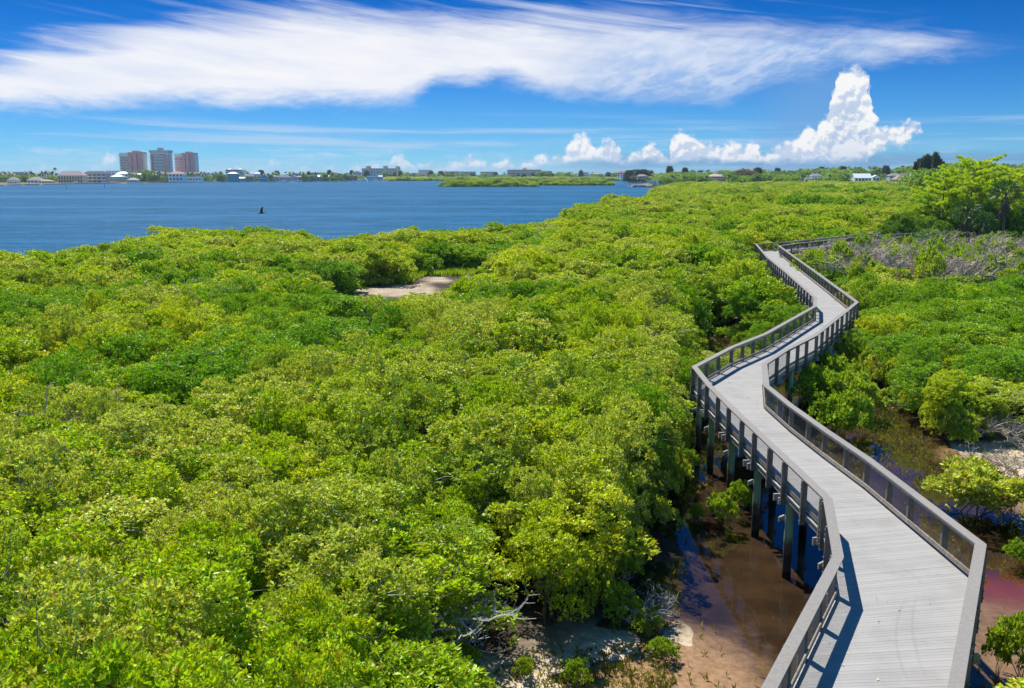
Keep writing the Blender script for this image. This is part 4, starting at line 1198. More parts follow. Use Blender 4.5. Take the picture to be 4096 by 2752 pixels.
# seawall along the left shore, point seawall
def wall_line(name, label, pts, z0, z1, th, mat):
    s = MB()
    for (xa, ya), (xb, yb) in zip(pts, pts[1:]): s.bar((xa, ya, z1), (xb, yb, z1), th, z1 - z0)
    return tag(s.build(name, mat), label, 'seawall')
wall_line('seawall', 'long grey seawall edging the far left shore below the houses', [(x, y - .3) for x, y in ISLAND_W[:13]], -1, 1.05, .5, M['wallconc'])
wall_line('seawall', 'weathered tan seawall around the small grassy point with palms', [(x, y - .2) for x, y in POINT[:4]], -1, 1.0, .6, M['wallconc'])
X0, _ = aty(2518, 740, 1040); s = MB()
for k, (a, b) in enumerate(((2530, 740), (2585, 741), (2640, 741))):
    pass
gx0, gx1 = aty(2585, 740, 1030)[0], aty(2700, 740, 1030)[0]
s.box(gx0, 1003, .82, gx1, 1012, 1.0); tag(s.build('lawn', M['lawn']), kind='structure')
lx0, lx1 = aty(35, 735, 1240)[0], aty(118, 735, 1240)[0]
tag(MB().box(lx0, 1226, .92, lx1, 1262, 1.02).build('lawn', M['lawn']), kind='structure')
# blue tarps / pontoons at the point
for (a, b, lb) in ((2531, 2585, 'dark blue barrier boom floating off the grassy point'), (2652, 2676, 'blue covered boat lift right of the grassy point')):
    xa, xb = aty(a, 738, 990)[0], aty(b, 738, 990)[0]
    s = MB(); s.tube([(xa, 990, .5), (xa + 1.5, 989.4, .7), (xb - 1.5, 989.4, .7), (xb, 990, .5)], [.9, 1.5, 1.5, .9], 8)
    tag(s.build('floating_boom', M['blue']), lb, 'boom')
# small jetty with posts by the second islet
e = empty('jetty', (aty(2407, 740, 1030)[0], 1012, 0)); tag(e, 'small white framed jetty at the right end of the second mangrove islet', 'jetty')
MB().box(-4, -1.2, .9, 4, 1.2, 1.05).build('deck', M['dockwood'], e)
for q in (-3.8, -1.2, 1.2, 3.8): MB().tube([(q, -1.25, -1), (q, -1.25, 3.6)], [.12, .12], 6).build('post', M['white'], e)
MB().box(-4, -1.35, 3.4, 1.3, -1.15, 3.6).build('frame', M['white'], e)
for k, px in enumerate(range(2462, 2520, 7)):
    x = aty(px, 745, 1000 + k)[0]
    tag(MB().tube([(x, 1000 + k, -1), (x, 1000 + k, 1.0 + (k % 3) * .3)], [.13, .13], 6).build('piling', M['dockwood']), 'short dark piling in the row between the second islet and the grassy point', 'piling', 'row of old pilings off the grassy point')

# boats
def boat_parts(L=8.0, canopy=True):
    s = MB(); n = 7; H = 1.15; rows = []
    for i in range(n + 1):
        u = i / n; w = 1.25 * math.sin(math.pi * min(1, .35 + .65 * (1 - u) ** .55 * 1.0) * .5) * (1 - u ** 4) + .02
        x = -L / 2 + L * u; sh = .28 * u * u
        rows.append([(x, -w, H + sh), (x, -w * .7, .1), (x, w * .7, .1), (x, w, H + sh)])
    for a, b in zip(rows, rows[1:]):
        for j in range(3): s.quad(a[j], b[j], b[j + 1], a[j + 1])
        s.quad(a[3], b[3], (b[3][0], 0, b[3][2] - .12), (a[3][0], 0, a[3][2] - .12)); s.quad((a[0][0], 0, a[0][2] - .12), (b[0][0], 0, b[0][2] - .12), b[0], a[0])
    s.poly([rows[0][0], rows[0][1], rows[0][2], rows[0][3]])
    out = [('hull', s, 'white')]
    c = MB().hexa([(-.9, -.6, 1.1), (1.0, -.6, 1.1), (1.0, .6, 1.1), (-.9, .6, 1.1), (-.7, -.5, 1.95), (.4, -.5, 1.95), (.4, .5, 1.95), (-.7, .5, 1.95)])
    out.append(('cabin', c, 'white'))
    if canopy:
        out.append(('canopy', MB().box(-1.9, -1.1, 2.9, .9, 1.1, 3.02), 'white'))
        f = MB()
        for a in (-1.7, .7):
            for b in (-.95, .95): f.tube([(a, b, 1.1), (a, b, 2.9)], [.05, .05], 5)
        out.append(('canopy_frame', f, 'steel'))
    out.append(('outboard', MB().box(-L / 2 - .6, -.25, .5, -L / 2 - .02, .25, 1.6), 'glass'))
    return out
boat0 = None
def boat(px, Y, rz, label, sc=1.0, z=0.0):
    global boat0
    x = aty(px, 725, Y)[0]
    if boat0 is None:
        boat0 = e = empty('motorboat', (0, 0, 0))
        for nm, s, m_ in boat_parts(): s.build(nm, M[m_], e)
    else: e = copy_tree(boat0)
    e.location = (x, Y, z); e.rotation_euler = (0, 0, rz); e.scale = (sc,) * 3
    tag(e, label, 'boat', 'small white boats along the far shore')
    return e
BOATS = [(415, 1395, .1, 'white motorboat docked below the grey modern house', 1.5, 0), (462, 1400, 3.3, 'small white boat low in the water right of the grey modern house', .9, 0),
 (801, 1440, .2, 'white boat under a pale cover right of the orange-roofed house', 1.4, 1.0), (862, 1480, .1, 'white boat on a lift left of the teal house', 1.2, 1.0),
 (1070, 1650, .3, 'white boat on a lift in front of the long tan-roofed house', 1.1, .8), (1118, 1655, .2, 'white boat on a lift left of the grey hip-roofed house dock', 1.0, .8),
 (1140, 1660, 2.9, 'white boat with a canopy in front of the grey hip-roofed house', 1.3, .9), (1170, 1670, .2, 'white boat docked before the tan and white house', 1.3, .6),
 (1195, 1680, .1, 'white boat with a tall canopy before the dark porch house', 1.4, .9), (1380, 1740, .4, 'white boat at the tip of the left shore', 1.3, 0),
 (340, 1385, .2, 'white boat at the dock between the tan mansion and the grey house', 1.1, .8), (303, 1380, 3.0, 'white boat at the dock below the tan mansion', 1.1, .8),
 (1440, 1950, .1, 'white boat at the marina left end', 1.2, 0), (1500, 1950, .2, 'white boat at the marina right end', 1.2, 0)]
for b in BOATS: boat(*b)
tag(boat(1136, 1545, math.pi, 'fast white motorboat throwing spray out in the bay', 1.25, .25), group='boats under way in the bay')
tag(boat(1415, 1690, .3, 'small dark and white boat under way at the channel mouth', 1.0), group='boats under way in the bay')
tag(boat(1446, 1720, .2, 'blue topped boat towing the white parachute', 1.2), group='boats under way in the bay')
# spray and wake
def foam(name, label, x0, x1, Y, w0, w1, z=.02, h=.5, kind='stuff'):
    n = 900; u = rng.random(n) ** 1.4
    c = np.stack([x0 + (x1 - x0) * u, Y + (rng.random(n) - .5) * (w0 + (w1 - w0) * u), z + h * (1 - u) * rng.random(n)], 1)
    me = blades(name, c, np.tile(np.array([[0, 0, 1.0]]), (n, 1)), 2, .5, .6, M['white'], 1.0)
    o = link_mesh(name, me); tag(o, label, 'foam', kind=kind)
foam('wake', 'white wake trailing behind the fast motorboat', aty(1142, 729, 1545)[0], aty(1212, 729, 1550)[0], 1546, 2.5, 7, .02, .7)
foam('spray', 'white bow spray of the fast motorboat', aty(1134, 729, 1545)[0], aty(1127, 729, 1545)[0], 1545, 2, 3, .02, .7)
# white arched parachute canopy on the water
x0 = aty(1449, 724, 1680)[0]; x1 = aty(1472, 724, 1680)[0]; s = MB(); n = 16
pr = None
for i in range(n + 1):
    u = i / n; a = math.pi * (1 - u); x = x0 + (x1 - x0) * u; z = .2 + 6.6 * math.sin(a) ** .8 * (1 - .15 * u); th = 1.2 + .8 * u
    cur = [(x, 1678, z), (x, 1683, z + .4), (x, 1683, max(.1, z - th)), (x, 1678, max(.05, z - th))]
    if pr:
        for j in range(4): s.quad(pr[j], cur[j], cur[(j + 1) % 4], pr[(j + 1) % 4])
    pr = cur
tag(s.build('parachute', M['white']), 'white parachute canopy arching down onto the water by the towing boat', 'parachute')

# channel markers
def marker(px, pt, pb, label, board=None):
    Y = (CAMZ) * FOC / max(1, (pb - HY)) * .995; x, z = aty(px, pt, Y)
    e = empty('channel_marker', (x, Y, 0)); tag(e, label, 'channel marker', 'channel markers standing in the bay')
    MB().tube([(0, 0, -1), (0, 0, z)], [.22, .2], 7).build('post', M['dockwood'], e)
    if board: MB().box(-.9, -.12, z - 1.4, .9, .12 - .3, z + .4).build('sign_board', M[board], e)
for a in ((263.5, 739, 755, 'bare dark post standing off the tan mansion'), (417.5, 735, 750, 'bare post standing off the grey modern house'),
          (1081.5, 720, 731, 'green-topped post off the long tan-roofed house', 'green'), (1194, 724, 734, 'dark post right of the speeding boat'),
          (1242.5, 722, 731, 'red-topped marker off the low white flat-roofed house', 'red'), (1315, 716, 727, 'green-topped marker at the end of the left shore', 'green'),
          (1477, 717, 727, 'red-topped marker right of the white parachute', 'red'), (1484.5, 718, 728, 'left of two thin bare posts right of the parachute'),
          (1488, 718, 728, 'right of two thin bare posts right of the parachute'), (1572.5, 722, 728, 'short dark marker in front of the mangrove bank')): marker(*a)

# docks in front of the houses
DK = [(100, 150, 'dock with pale rails left of the brown-roofed house'), (226, 262, 'low dock at the left end of the tan mansion'), (290, 350, 'busy dock with white gear right of the tan mansion'),
      (352, 392, 'low dock below the grey modern house'), (445, 478, 'dock beside the white boat right of the grey house'), (622, 700, 'long dark dock below the middle tower'), (700, 760, 'dock below the orange-roofed house'),
      (764, 842, 'wide dock with lifts right of the orange-roofed house'), (872, 893, 'tall covered dock left of the teal house'), (900, 960, 'dock before the teal house'), (990, 1030, 'dock before the brown and cream house'),
      (1045, 1100, 'dock before the pale blue house'), (1120, 1160, 'dock before the grey hip-roofed house'), (1180, 1222, 'dock before the dark porch house'), (1230, 1290, 'dock left of the bright white roof'), (1310, 1380, 'long low dock at the tip of the left shore')]
for (a, b, lb) in DK:
    pw = 741.5 - 18.5 * min(1, a / 900.) - 1.5 * max(0, (a - 900) / 480.)
    Y = CAMZ * FOC / (pw - HY) * .985
    xa, xb = aty(a, pw, Y)[0], aty(b, pw, Y)[0]
    e = empty('dock', ((xa + xb) / 2, Y, 0)); tag(e, lb, 'dock'); hw = (xb - xa) / 2
    MB().box(-hw, -1.2, .95, hw, 1.2, 1.15).build('deck', M['dockwood'], e)
    n = max(3, int(hw / 2.2))
    for k in range(n + 1):
        q = -hw + 2 * hw * k / n
        MB().tube([(q, -1.25, -1), (q, -1.25, 2.0 + (k % 2) * .6)], [.16, .15], 6).build('pile', M['dockwood'], e)
    if 'covered' in lb or 'lifts' in lb:
        MB().box(-hw * .9, -2.4, 4.0, hw * .1, 2.4, 4.3).build('canopy', M['palegrey'], e)
    r = MB().box(-hw, .9, 1.9, hw, 1.0, 2.0).build('railing', M['white'], e)

# palms and trees of the left shore
def palm_lab(px):
    for lim, t in ((100, 'behind the small white house at the far left'), (215, 'around the brown-roofed house at the left'), (345, 'in front of the tan mansion'), (440, 'beside the grey modern house'), (600, 'near the first tower'), (690, 'between the middle tower and the orange roof'), (800, 'before the third tower'), (900, 'left of the teal house'), (1030, 'right of the teal house'), (1400, 'among the houses toward the channel mouth')):
        if px < lim: return t
    return 'near the red-roofed hotel'
PL = [(4, 690), (12, 684), (22, 688), (34, 685), (42, 690), (52, 693), (112, 686), (118, 683), (128, 684), (135, 690), (150, 692), (160, 690), (170, 684), (178, 683), (188, 683), (194, 684), (205, 690), (210, 684), (228, 692), (252, 688), (279, 693), (300, 684), (323, 687), (340, 692), (350, 693), (356, 700),
      (516, 690), (524, 688), (536, 690), (545, 692), (614, 694), (632, 687), (640, 684), (647, 686), (655, 690), (662, 688), (668, 690), (682, 700), (696, 702), (730, 690), (737, 696), (752, 688), (760, 688), (768, 688), (778, 690), (785, 692), (794, 690), (802, 686), (810, 696), (834, 689), (846, 690), (883, 684), (896, 696),
      (952, 694), (974, 700), (984, 680), (990, 684), (1022, 700), (1032, 702), (1060, 694), (1072, 692), (1092, 688), (1105, 690), (1160, 688), (1215, 688), (1330, 690), (1345, 694), (1405, 694), (1628, 688), (1655, 697), (1640, 695)]
for px, pt in PL:
    t = palm_lab(px); far_tree('palm', px, pt, 1360 + random.uniform(0, 60) + max(0, px) * .2, 'tall feathery palm %s' % t, 'palms %s' % t, .8, 1.15)
RP_ = [(100, 681, 1550, 'leaning round-headed palm at the far left skyline'), (219, 667, 1600, 'tallest dark round-headed tree above the tan mansion'), (1142, 684, 1900, 'round-headed palm on the skyline above the grey hip roof'), (1172, 685, 1900, 'small round-headed palm on the skyline behind the grey block'), (1201, 684, 1900, 'broad round-headed palm behind the tan and white house'),
       (1215, 688, 1900, 'round-headed palm behind the dark porch house'), (1262, 685, 1950, 'round-headed palm by the pinkish white block'), (1309, 686, 1950, 'round-headed palm above the bright white gabled roof'), (2017, 687, 2300, 'lone palm on the skyline left of the curved cream building'), (2370, 686, 2200, 'lone palm on the skyline right of the white villa block'), (2430, 685, 2200, 'tall thin palm on the skyline left of the pink-roofed villa'),
       (2773, 677, 1300, 'first skyline palm right of the dark column tree'), (2797, 678, 1300, 'second skyline palm of a close trio'), (2808, 677, 1300, 'third skyline palm of a close trio'), (2834, 676, 1300, 'skyline palm with a broad head left of the brown tree'), (3019, 669, 1300, 'tall leaning skyline palm right of the brown tree')]
for px, pt, Y, lb in RP_: far_tree('round', px, pt, Y, lb, None, .8, 1.0)
CL = [(1042, 681, 1800, 'dark narrow conifer pair above the pale blue house'), (1047, 682, 1800, 'right half of the dark conifer pair above the blue house'), (1234, 686, 1900, 'dark narrow conifer right of the skyline palms'), (1317, 681, 1950, 'tallest dark conifer near the channel mouth'), (1105, 684, 1900, 'thin conifer above the red roof'), (1110, 685, 1900, 'second thin conifer above the red roof'),
      (1406, 682, 2060, 'dark conifer left of the domed house'), (1463, 684, 2080, 'dark conifer before the left wing of the hotel'), (1468, 682, 2080, 'second dark conifer before the left wing of the hotel'), (1538, 690, 2080, 'dark conifer before the middle of the hotel'), (1577, 690, 2080, 'dark conifer right of the middle stair tower'), (1601, 683, 2090, 'dark conifer at the right end of the hotel'),
      (2324, 682, 2050, 'dark conifer before the white villa block'), (2679, 666, 1400, 'tall lone dark conifer above the tree line'), (2741, 672, 1350, 'dark column-shaped conifer on the skyline'), (3034, 672, 1150, 'dark column-shaped conifer right of the brown tree'), (3111, 673, 1300, 'small conifer tip on the skyline left of the white house'), (3287, 669, 1300, 'small conifer tip above the tall white house'), (3374, 667, 1250, 'dark conifer tip between the two white houses'), (3545, 664, 1200, 'dark round conifer tip above the brown-roofed house')]
for px, pt, Y, lb in CL: far_tree('casu', px, pt, Y, lb, None, .5, 1.25)
for i in range(13):
    px = 2514 + i * 7 + random.uniform(-2, 2); far_tree('casu', px, 678 + 5 * abs(i - 6) / 6 + random.uniform(-1.5, 2), 1500 + random.uniform(-15, 15), 'dark casuarina in the dense grove behind the point', 'dark casuarinas of the grove behind the point', .5, 2.1)
for px, pt in ((3664, 650), (3676, 640), (3690, 636), (3700, 628), (3712, 622), (3722, 633), (3732, 626), (3744, 613), (3752, 626), (3762, 640), (3772, 650)):
    far_tree('casu', px, pt, 560 + random.uniform(-12, 12), 'tall dark casuarina in the clump left of the big pine', 'dark casuarinas left of the big pine', .5, .42)
BT = [(4, 716, 9), (60, 700, 1), (72, 699, 1), (84, 700, 1), (94, 704, 1), (196, 706, 1), (240, 712, 1), (360, 712, 1), (450, 713, 1), (458, 716, 1), (470, 711, 1), (480, 705, 1), (493, 704, 1), (500, 700, 1), (540, 705, 1),
      (553, 699, 1), (560, 690, 1), (568, 680, 1), (578, 681, 1), (590, 684, 1), (600, 688, 1), (611, 686, 1), (604, 700, 1), (620, 698, 1), (572, 700, 1), (586, 702, 1), (630, 704, 1), (645, 702, 1), (656, 706, 1), (672, 708, 1), (700, 712, 1), (738, 708, 1), (765, 705, 1), (812, 706, 1), (826, 704, 1), (850, 706, 1), (868, 697, 1), (876, 694, 1), (884, 700, 1), (895, 704, 1),
      (950, 700, 1), (962, 704, 1), (978, 706, 1), (1020, 706, 1), (1080, 698, 1), (1098, 696, 1), (1085, 707, 1), (1130, 700, 1), (1120, 709, 1), (1218, 696, 1), (1226, 698, 1), (1250, 700, 1), (1296, 692, 1), (1290, 697, 1), (1304, 694, 1), (1340, 690, 1), (1326, 700, 1), (1352, 692, 1), (1365, 694, 1), (1330, 706, 1), (1345, 706, 1), (1362, 702, 1), (1374, 698, 1), (1386, 694, 1), (1300, 708, 1)]
for px, pt, _ in BT:
    t = palm_lab(px); far_tree('broad', px, pt, 1390 + random.uniform(0, 60) + px * .25, 'rounded green tree %s' % t, 'rounded trees %s' % t, .6, 1.1)
for i in range(46):     # green belt behind the houses of the left shore
    px = -30 + i * 32 + random.uniform(-8, 8); t = palm_lab(px)
    far_tree('broad', px, random.uniform(698, 704), 1530 + random.uniform(-30, 60) + max(0, px) * .3, 'tree of the green belt behind, %s' % t, 'green belt trees %s' % t, .5, 3.4)
for i in range(46):      # trees along the back bank behind the islets
    px = 1545 + i * 22 + random.uniform(-8, 8); pt = random.choice((690, 693, 697, 700)) - (5 if 1720 < px < 1800 or 2080 < px < 2180 else 0)
    seg = 'left' if px < 1760 else 'middle' if px < 2150 else 'right'
    far_tree('casu' if random.random() < .4 else 'broad', px, pt, 2080 + random.uniform(-30, 90), 'hazy grey-green tree behind the %s part of the far mangrove bank' % seg, 'hazy trees behind the far mangrove bank, %s part' % seg, .5, 1.9)
# right hand tree line
def ridge(px):
    xs = [2600, 2680, 2760, 2850, 2930, 2990, 3060, 3150, 3220, 3330, 3440, 3480, 3560, 3680, 3800, 3950, 4120, 4400]
    ys = [694, 689, 689, 688, 682, 681, 682, 683, 678, 676, 671, 673, 675, 664, 656, 662, 660, 658]
    return float(np.interp(px, xs, ys))
AVOID = [(2838, 2900, 690, 722), (3218, 3296, 690, 732), (3418, 3522, 690, 718), (3556, 3662, 690, 722)]
px = 2600
for row, (Y0, dy, step) in enumerate(((1260, 0, 44), (1180, 5, 48), (1110, 12, 52), (1040, 20, 56))):
    px = 2640 + row * 9
    while px < 4350:
        Y = Y0 + random.uniform(-25, 25); pt = ridge(px) + dy + random.uniform(-3, 4)
        if not (row > 0 and any(a - 12 < px < b + 12 and pt < d - 4 for a, b, c_, d in AVOID)):
            seg = 'left of the pink mansion' if px < 2830 else 'between the pink mansion and tall white house' if px < 3220 else 'between tall white house and brown roof' if px < 3600 else 'behind the big pine'
            far_tree('broad', px, pt, Y, 'broadleaf tree in the far tree line %s' % seg, 'far tree line %s' % seg, .3, random.uniform(1.4, 2.1))
        px += step * random.uniform(.75, 1.3)
# nearer rows: olive and dark trees at the edge of the mangroves
for i in range(56):
    px = 2660 + i * 31 + random.uniform(-8, 8)
    if any(a - 14 < px < b + 14 for a, b, c_, d in AVOID) : continue
    far_tree('broad', px, random.uniform(700, 708) - (px > 3650) * 6, 930 + random.uniform(-25, 25) - (px > 3500) * 120, 'dark rounded tree at the far edge of the mangroves', 'dark rounded trees at the far edge of the mangroves', .3, 1.2)
for i in range(18):
    px = 2700 + i * 56 + random.uniform(-18, 18)
    if any(a - 5 < px < b + 5 for a, b, c_, d in AVOID): continue
    far_tree('round', px, random.uniform(696, 703), 925 + random.uniform(-15, 15), 'shaggy cabbage palm at the far edge of the mangroves', 'cabbage palms at the far edge of the mangroves', .3, 1.5)
M['brownleaf'] = leafmat('brown_tree_leaf', (.34, .27, .15), (.30, .23, .13), (.25, .20, .11), deadfrac=2)
BROWN = [broadleaf_variant(5.5, 9.3, .6, M['brownleaf'])]
for px, pt in ((2962, 681), (2990, 677), (3012, 684)):
    x, zt = aty(px, pt, 1090); tree_from('bare_brown_tree', 'brownish half-bare tree standing out of the green far tree line', 'tree', 'brownish trees in the far tree line', (x, 1090, .3), random.random() * 6, (zt / 9.3,) * 3, BROWN[0])
for i, (px, pt, Y) in enumerate(((3938, 700, 420), (4050, 698, 300), (4085, 704, 280), (4020, 706, 290), (3860, 690, 480), (3742, 700, 500), (3790, 694, 470), (3672, 686, 520), (3694, 682, 515), (3716, 680, 510), (3738, 681, 505), (3762, 682, 500), (3784, 680, 500), (3806, 678, 490), (4130, 690, 330))):
    far_tree('broad', px, pt, Y, 'bright rounded tree near the big pine', 'bright rounded trees near the big pine', .3, 1.0)
for px in (2522, 2533, 2541, 2549, 2556):
    far_tree('round', px, random.uniform(701, 706), 1016 + random.uniform(-6, 6), 'cabbage palm in the tight clump on the grassy point', 'cabbage palms on the grassy point', .9, 1.1)
for px, pt, lb in ((2678, 708, 'cabbage palm right of the flat concrete building'), (2696, 706, 'second cabbage palm right of the flat concrete building'), (2712, 712, 'third cabbage palm right of the flat concrete building'), (2748, 702, 'cabbage palm left of the pink mansion'), (2775, 704, 'shaggy cabbage palm nearest the pink mansion'), (2566, 723, 'small lone palm on the grassy point')):
    far_tree('round', px, pt, 1000, lb, None, .5, 1.4)

# ------------------------------------------------------------------ far mangrove islets and bank (stuff)
def islet(name, label, poly, top_py, Y, step, hvar=.25, R=4.0):
    xs = [p[0] for p in poly]; ys = [p[1] for p in poly]; it = []
    _, zt = aty(2048, top_py, Y)
    for x in np.arange(min(xs), max(xs), step):
        for y in np.arange(min(ys), min(max(ys), min(ys) + 220), step):
            X_, Y_ = x + random.uniform(-.5, .5) * step, y + random.uniform(-.5, .5) * step
            if not pip1(poly, X_, Y_): continue
            e = sd1(poly, X_, Y_); h = zt * (1 - hvar * random.random()) * min(1, .6 + e / 25)
            it.append((X_, Y_, 0, random.random() * 6.28, (R / 5.2, R / 5.2, h / 5.4), flat.index((2, random.choice((0, 1, 2, 3, 4, 4))))))
    print(name, len(it))
    stuff_scatter(name, label, 'mangroves', it, [srcs[k] for k in flat])
islet('mangrove_islet', 'low green mangrove islet in the bay, the left and larger of two', ISLET_1, 720, 1010, 5.0, .6, 5.0)
islet('mangrove_islet', 'low green mangrove islet in the bay, the right and thinner of two', ISLET_2, 720, 1110, 5.0, .6, 4.6)
islet('mangrove_bank', 'long green mangrove bank at the far side of the bay behind the islets', ISLAND_M, 708, 1850, 13, .3, 13)
# ------------------------------------------------------------------ bare grey brush, moss, hammock
def brush_variant(R, h, mat, moss=True, dens=1.0):
    tb = MB(); ms = []; tips = []
    def grow(p, d, L, r, lev):
        q = p; pts = [tuple(p)]; rs = [r]
        for s_ in range(3):
            d = (d + Vector(rdir(1)[0]) * .38 + Vector((0, 0, .06))).normalized()
            q = q + d * L / 3; pts.append(tuple(q)); rs.append(r * (1 - .2 * (s_ + 1)))
        tb.tube(pts, rs, 5 if lev < 2 else 3, cap=False)
        if lev >= 4 or r < .006:
            for _ in range(2): tb.tube([tuple(q), tuple(q + Vector(rdir(1)[0]) * .3)], [.012, .006], 3, cap=False)
            return
        for _ in range(random.choice((2, 3, 3)) if lev < 3 else 2):
            k = random.choice((1, 2, 3)); b = Vector(pts[k])
            nd = (d + Vector(rdir(1)[0]) * .95); nd.z = nd.z * .6 + .12
            grow(b, nd.normalized(), L * random.uniform(.6, .85), r * .68, lev + 1)
            if moss and lev >= 1: ms.append(tuple(b))
    for k in range(int(4 * dens)):
        a = random.random() * 6.28
        grow(Vector((random.gauss(0, .3), random.gauss(0, .3), -.2)), Vector((math.cos(a) * .8, math.sin(a) * .8, 1)).normalized(), h * .55, .11, 0)
    t = tb.build('tmp', mat); me = t.data; me.name = 'bare_branches'; bpy.data.objects.remove(t)
    out = [('branches', me)]
    if moss and ms:
        c = np.array(ms); c = c[rng.random(len(c)) < .8]
        mm = blades('moss', c, np.tile(np.array([[0, 0, -1.0]]), (len(c), 1)), 5, .75, .07, M['moss'], .22, .1)
        out.append(('spanish_moss', mm))
    return out
BR = [brush_variant(2.4, 4.0, M['brush']) for _ in range(4)]
BRL = [brush_variant(2.0, 3.2, M['lichen'], False) for _ in range(3)]
HM = [broadleaf_variant(2.6, 5.2, .2, M['leaf_dark'], nl=13, ncl=2200, trunk=.1, low=.1) for _ in range(3)]
SH = []
for k in range(3):
    pos, dr, lob = crown_points(1.0, .05, 1.25, 10, 800, 6, lobe=(.35, .5), spread=.12)
    cm = leaves_mesh('shrub_crown', pos, dr, .105, M['leaf_bright'] if k else M['leaf_pale'])
    tb = MB()
    for L in lob[:6]: limbs(tb, (random.gauss(0, .1), random.gauss(0, .1), -.1), [tuple(L[:3])], .018, .12, 4)
    t = tb.build('tmp', M['bark']); me = t.data; bpy.data.objects.remove(t)
    SH.append((('crown', cm), ('stems', me)))

nb = 0
for (x, y, s_) in place_grid(80, 128, 2.15, 2, 4):
    if not pip1(HAMMOCK, x, y) or sd1(BW_POLY, x, y) < 1.2 or x > 76: continue
    px, py = proj(x, y, 3.5)
    if px > 4250: continue
    R = random.uniform(.95, 1.3)
    if blocks(x, y, 1.6, 3.6 * R) or nb >= 190: continue
    seg = 'grey thicket by the boardwalk corner' if px < 3560 else 'grey thicket below the big pine' if px < 3860 else 'right end of the grey thicket'
    if random.random() < .3:
        tree_from('green_shrub', 'bright green crown poking up in the %s' % seg, 'shrub', 'green crowns in the %s' % seg, (x, y, .1), random.random() * 6.28, (1.6, 1.6, 3.2 * R), random.choice(SH))
    else:
        tree_from('bare_tree', 'bare tree with spanish moss in the %s' % seg, 'bare tree', 'bare trees in the %s' % seg, (x, y, .1), random.random() * 6.28, (R * 1.15, R * 1.15, R * .98), random.choice(BR)); nb += 1
print('brush', nb)
for (x, y, s_) in place_grid(124, 190, 4.4, 2, 5):
    if x < 58 or sd1(BW_POLY, x, y) < 2.0 or pip1(BW_POLY, x, y): continue
    px, py = proj(x, y, 5)
    if px > 4350 or px < 3680: continue
    k = random.uniform(.8, 1.2) if y > 158 else random.uniform(.5, .8)
    if blocks(x, y, 1.8, 5.0 * k) and px < 3780: continue
    side = 'in front of the big pine' if y < 158 else 'behind the big pine'
    tree_from('hammock_tree', 'dark green bushy tree %s' % side, 'tree', 'dark bushy trees %s' % side, (x, y, .1), random.random() * 6.28, (k, k, k * (1.0 if y < 158 else 1.35)), random.choice(HM))
for i, (px, py, Y) in enumerate(((3600, 862, 156), (3612, 870, 155), (3650, 855, 160), (3690, 880, 158), (3730, 872, 157), (3780, 890, 152), (3560, 905, 150), (3820, 880, 160))):
    x, zt = aty(px, py, Y); k = zt / 5.2
    tree_from('hammock_tree', 'small green tree just behind the far boardwalk left of the big pine', 'tree', 'small trees behind the far boardwalk', (x, Y, .1), i, (k * .8, k * .8, k), random.choice(HM))

# --- big pine
def pine(px, pytop, Y, Rm, label, nl, seed):
    random.seed(seed)
    X, zt = aty(px, pytop, Y); e = empty('pine_tree', (X, Y, 0)); tag(e, label, 'pine')
    tb = MB(); H = zt; lean = random.uniform(-.6, .6)
    axis = lambda z: Vector((lean * z / H + .25 * math.sin(z * .5), .2 * math.sin(z * .4), z))
    tb.tube([tuple(axis(z)) for z in np.linspace(-.5, H * .97, 9)], list(np.linspace(.30, .05, 9)), 9)
    tb.build('trunk', M['pinebark'], e)
    cs = []; ds = []; lb_ = MB()
    for i in range(nl):
        u = (i + .5) / nl; z = H * (.14 + .84 * u)
        prof = math.sin(math.pi * min(1, .30 + .72 * (1 - u))) ** .6 * (1.0 - .55 * u ** 2.2)
        a = i * 2.4 + random.uniform(-.3, .3); L = Rm * prof * random.uniform(.65, 1.08)
        d = Vector((math.cos(a), math.sin(a), 0)); p0 = axis(z)
        pts = [p0 + d * L * t + Vector((0, 0, L * (.10 * t + .12 * t * t))) + Vector(rdir(1)[0]) * .12 * L * t * .5 for t in (0, .25, .5, .75, 1)]
        lb_.tube([tuple(p) for p in pts], [.09 * (1 - .7 * u), .07, .05, .035, .02], 5, cap=False)
        ns = max(4, int(L * 1.7))
        for k in range(ns):
            t = .25 + .75 * (k + random.random()) / ns; b = pts[0].lerp(pts[-1], t); b.z = p0.z + L * (.10 * t + .12 * t * t)
            sd = Vector((-d.y, d.x, 0)) * random.choice((-1, 1)); Ls = L * random.uniform(.16, .34)
            q = b + (sd * .8 + d * .6 + Vector((0, 0, random.uniform(0, .5)))).normalized() * Ls
            lb_.tube([tuple(b), tuple(q)], [.03, .012], 3, cap=False)
            for j in range(6):
                c = b.lerp(q, .2 + .8 * j / 5) + Vector(rdir(1)[0]) * .25
                cs.append(tuple(c)); ds.append((d.x * .4, d.y * .4, .9))
            c = q + Vector((0, 0, .15)); cs.append(tuple(c)); ds.append((d.x * .3, d.y * .3, 1))
    lb_.build('limbs', M['pinebark'], e)
    cs, ds = np.array(cs), np.array(ds)
    link_mesh('needles', blades('pine_needles', cs, ds, 34, .46, .055, M['needle'], 1.0, .05), e)
pine(3905, 640, 168, 8.6, 'big bright yellow-green pine with wide shelf-like limbs above the boardwalk', 62, 3)
pine(4045, 672, 176, 7.0, 'second bright pine with its crown merging on the right of the big pine', 44, 5)
pine(3790, 700, 163, 6.2, 'lower pine with its crown merging on the left of the big pine', 42, 8)
random.seed(21)

